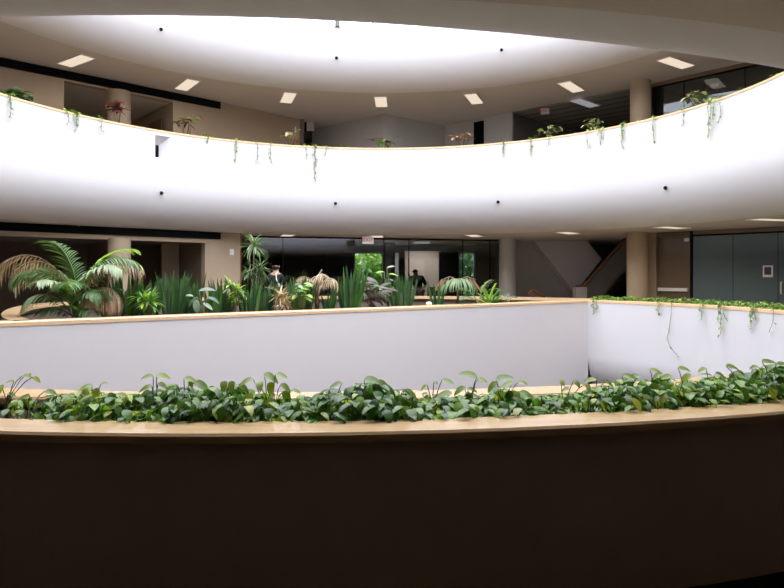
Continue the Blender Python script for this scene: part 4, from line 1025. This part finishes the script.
def ball(mb, c, rx, ry, rz, n=14, mth=9, cut=None):
    vs = []; fs = []
    for i in range(mth+1):
        a = -pi/2+pi*i/mth
        for k in range(n):
            b = 2*pi*k/n; vs.append(Vector(c)+Vector((math.cos(a)*math.cos(b)*rx, math.cos(a)*math.sin(b)*ry, math.sin(a)*rz)))
    for i in range(mth):
        if cut and cut(i): continue
        for k in range(n): fs.append((i*n+k, i*n+(k+1) % n, (i+1)*n+(k+1) % n, (i+1)*n+k))
    mb.add(vs, fs)
def hand(J, Ed, wrist_i, wp, d, side):
    d = Vector(d).normalized(); s = Vector(side).normalized(); k0 = len(J)
    palm_ = Vector(wp)+d*.07; J.append((tuple(palm_), .032)); Ed.append((wrist_i, k0))
    for f in range(4):
        b = palm_+s*(-.03+.02*f)+d*.03; ln = (.07, .08, .075, .055)[f]
        i = len(J); J.append((tuple(b), .011)); J.append((tuple(b+d*ln*.6+Vector((0, 0, -.012))), .009)); J.append((tuple(b+d*ln+Vector((0, 0, -.03))), .008))
        Ed += [(k0, i), (i, i+1), (i+1, i+2)]
    i = len(J); J.append((tuple(Vector(wp)+d*.04-s*.045), .012)); J.append((tuple(Vector(wp)+d*.085-s*.06), .009)); Ed += [(wrist_i, i), (i, i+1)]
def person(loc, rotz, J, E_, hands, shirt, trous, label, scale=1):
    t = thing('person', label, 'person', loc); t.rotation_euler = (0, 0, rotz); t.scale = (scale,)*3
    J = list(J); Ed = list(E_)
    for (wi, d, s) in hands: hand(J, Ed, wi, J[wi][0], d, s)
    b = skin('body', J, Ed, M_skin, t, 0)
    return t
# joint set builder: kneeling/standing. local frame: x right, y back(away from face), face looks to -y
def figure(pelvis, chest, neck, head, shL, elL, wrL, shR, elR, wrR, hipL, knL, anL, toL, hipR, knR, anR, toR):
    J = [(pelvis, (.15, .12)), (tuple((Vector(pelvis)+Vector(chest))/2), (.14, .11)), (chest, (.17, .12)), (neck, .058), (head, .085), (tuple(Vector(head)+Vector((0, 0, .09))), .075),
         (shL, .065), (elL, .046), (wrL, .03), (shR, .065), (elR, .046), (wrR, .03), (hipL, .09), (knL, .06), (anL, .042), (toL, .035), (hipR, .09), (knR, .06), (anR, .042), (toR, .035)]
    Ed = [(0, 1), (1, 2), (2, 3), (3, 4), (4, 5), (2, 6), (6, 7), (7, 8), (2, 9), (9, 10), (10, 11), (0, 12), (12, 13), (13, 14), (14, 15), (0, 16), (16, 17), (17, 18), (18, 19)]
    return J, Ed
def face(t, head, fy):
    m = MB(); h = Vector(head)+Vector((0, 0, .04))
    for s in (-1, 1): ball(m, h+Vector((s*.033, fy*.085, .01)), .013, .008, .009, 8, 5)
    m.build('eye', M_black, t)
    m = MB(); ball(m, h+Vector((0, fy*.1, -.02)), .014, .02, .022, 8, 5)
    for s in (-1, 1): ball(m, h+Vector((s*.088, 0, -.01)), .012, .02, .032, 8, 5)
    m.build('nose_and_ears', M_skin, t)
    m = MB(); ball(m, h+Vector((0, fy*.085, -.065)), .024, .008, .007, 8, 5); m.build('mouth', M_red, t)
def kids_local(t):
    for c in t.children: c.location = (0, 0, 0)
# gardener kneeling in the bed, seen from behind
gl = Vector(((275-392)/F*16.2, 16.2, 0)); gz = Zat(262.5, 16.2)-1.19
J, Ed = figure((0, 0, .48), (0, -.03, .78), (0, -.05, .95), (0, -.06, 1.03), (-.15, -.03, .84), (-.20, -.15, .60), (-.13, -.38, .53), (.15, -.03, .84), (.20, -.15, .60), (.13, -.38, .53),
               (-.1, 0, .45), (-.14, -.30, .10), (-.13, .12, .06), (-.13, .28, .04), (.1, 0, .45), (.14, -.30, .10), (.13, .12, .06), (.13, .28, .04))
g = person((gl.x, gl.y, 0), 0, J, Ed, [(8, (.1, -1, -.3), (-1, 0, 0)), (11, (-.1, -1, -.3), (1, 0, 0))], None, None, 'balding person in a dark top seen from behind among the plants')
# the figure faces away from the camera: turn half round
g.rotation_euler = (0, 0, pi-.25); g.location.z = gz
def garments(t, J, Ed, up, lo):
    # shirt: torso and upper arms
    K = [0, 1, 2, 6, 7, 9, 10]; mp = {k: i for i, k in enumerate(K)}
    js = []
    for k in K:
        p, rr = J[k]; rr = (rr[0]+.02, rr[1]+.02) if isinstance(rr, tuple) else rr+.022
        js.append((p, rr))
    skin('shirt', js, [(mp[a], mp[b]) for a, b in Ed if a in mp and b in mp], up, t, 0)
    K = [0, 12, 13, 14, 16, 17, 18]; mp = {k: i for i, k in enumerate(K)}; js = []
    for k in K:
        p, rr = J[k]; rr = (rr[0]+.022, rr[1]+.022) if isinstance(rr, tuple) else rr+.022
        js.append((p, rr))
    skin('trousers', js, [(mp[a], mp[b]) for a, b in Ed if a in mp and b in mp], lo, t, 0)
garments(g, J, Ed, M_shirt, M_trou); face(g, (0, -.06, 1.05), -1)
m = MB(); h = Vector((0, -.05, 1.07)); ball(m, h+Vector((0, .014, .0)), .094, .097, .085, 14, 8, cut=lambda i: i > 4); m.build('hair', M_hair, g)
m = MB(); m.tube([(-.20, .12, .58), (-.12, .165, .74), (-.08, .12, .90), (-.07, -.03, .95)], .016, 6); m.build('strap', M_strap, g); kids_local(g)
# leaning person behind the glass
pl = Vector(((418-392)/F*23.6, 23.6, 0))
J, Ed = figure((0, .10, .92), (0, -.14, 1.34), (0, -.24, 1.50), (0, -.30, 1.56), (-.2, -.14, 1.42), (-.30, -.28, 1.16), (-.18, -.45, 1.02), (.2, -.14, 1.42), (.32, -.10, 1.14), (.20, -.3, .98),
               (-.1, .1, .88), (-.13, .02, .48), (-.13, .12, .09), (-.13, -.1, .04), (.1, .1, .88), (.15, -.08, .48), (.15, .10, .09), (.15, -.12, .04))
q = person((pl.x, pl.y, 0), -.35, J, Ed, [(8, (.3, -1, -.6), (-1, 0, 0)), (11, (-.2, -1, -.5), (1, 0, 0))], None, None, 'person in dark clothes and cap leaning forward behind the glass', 1.06)
garments(q, J, Ed, M_shirt, M_trou); face(q, (0, -.30, 1.56), -1)
m = MB(); h = Vector((0, -.29, 1.62)); ball(m, h, .105, .115, .085, 14, 8, cut=lambda i: i < 4); m.obox(h+Vector((0, -.14, .005)), (1, 0, 0), (0, 1, -.2), (0, 0, 1), .075, .06, .008); m.build('cap', M_shirt, q)
kids_local(q)
# chair behind the glass
d = 24.6; cxp = (434-392)/F*d
t = thing('office_chair', 'dark office chair behind the glass right of the leaning person', 'chair', (cxp, d, 0))
m = MB(); m.box(cxp-.26, cxp+.26, d-.24, d+.26, .44, .52); m.build('seat', M_shirt, t)
m = MB(); m.box(cxp-.25, cxp+.25, d+.2, d+.27, .62, 1.12); m.build('backrest', M_shirt, t)
for a in (-1, 1):
    m = MB(); m.tube([(cxp+a*.27, d-.15, .5), (cxp+a*.27, d-.15, .70), (cxp+a*.27, d+.2, .70)], .02, 6); m.build('armrest', M_steel, t)
    for b in (-1, 1):
        m = MB(); m.tube([(cxp+a*.22, d+b*.2, .45), (cxp+a*.25, d+b*.24, 0)], .018, 6); m.build('leg', M_steel, t)

# ------------------------------------------------------------------ outside garden beyond the windows
m = MB(); m.box(-14, 14, YB+.3, 60, -.4, -.2); o = m.build('lawn', paint('lawn_grass', (.10, .22, .05), .9, .4, 8)); o['kind'] = 'stuff'; tag(o, 'green lawn seen through the back windows', 'grass')
def tree(x, y, h, rad, label, i, cols):
    r = random.Random(900+i); t = thing('garden_tree', label, 'tree', (x, y, -.2), 'trees outside the back windows'); L = MB(); S = MB()
    S.tube([(x, y, -.2), (x+.1, y, h*.5), (x, y, h*.8)], .12, 7, r1=.05)
    for k in range(1100):
        a = r.uniform(0, 2*pi); b = r.uniform(-1, 1); rr = rad*r.random()**.4
        p = Vector((x+math.cos(a)*rr*math.sqrt(1-b*b), y+math.sin(a)*rr*math.sqrt(1-b*b), h*.55+b*rr*1.2))
        az = r.uniform(0, 2*pi); L.leaf(p, (math.cos(az), math.sin(az), r.uniform(-.8, .5)), (0, 0, 1), r.uniform(.2, .42), .2, 'oval', .6, .2, 3, jit(r, tuple(.12+1.25*q_ for q_ in cols[r.randrange(len(cols))])))
    L.build('crown', M_leafm, t, True); S.build('trunk', M_bark, t, True)
tree(-1.3, 32, 2.6, 1.2, 'bright leafy garden tree seen through the left back window', 0, [G_M, G_L, G_Y])
tree(-.3, 34, 4.2, 1.4, 'taller garden tree behind the bright one in the left back window', 1, [G_M, G_L])
tree(3.6, 33, 3.6, 1.5, 'blue-green garden tree seen through the right back window', 2, [G_B, (.12, .22, .16), G_M])
tree(5.0, 36, 3.0, 1.6, 'garden tree farther back in the right back window', 3, [G_B, G_M])
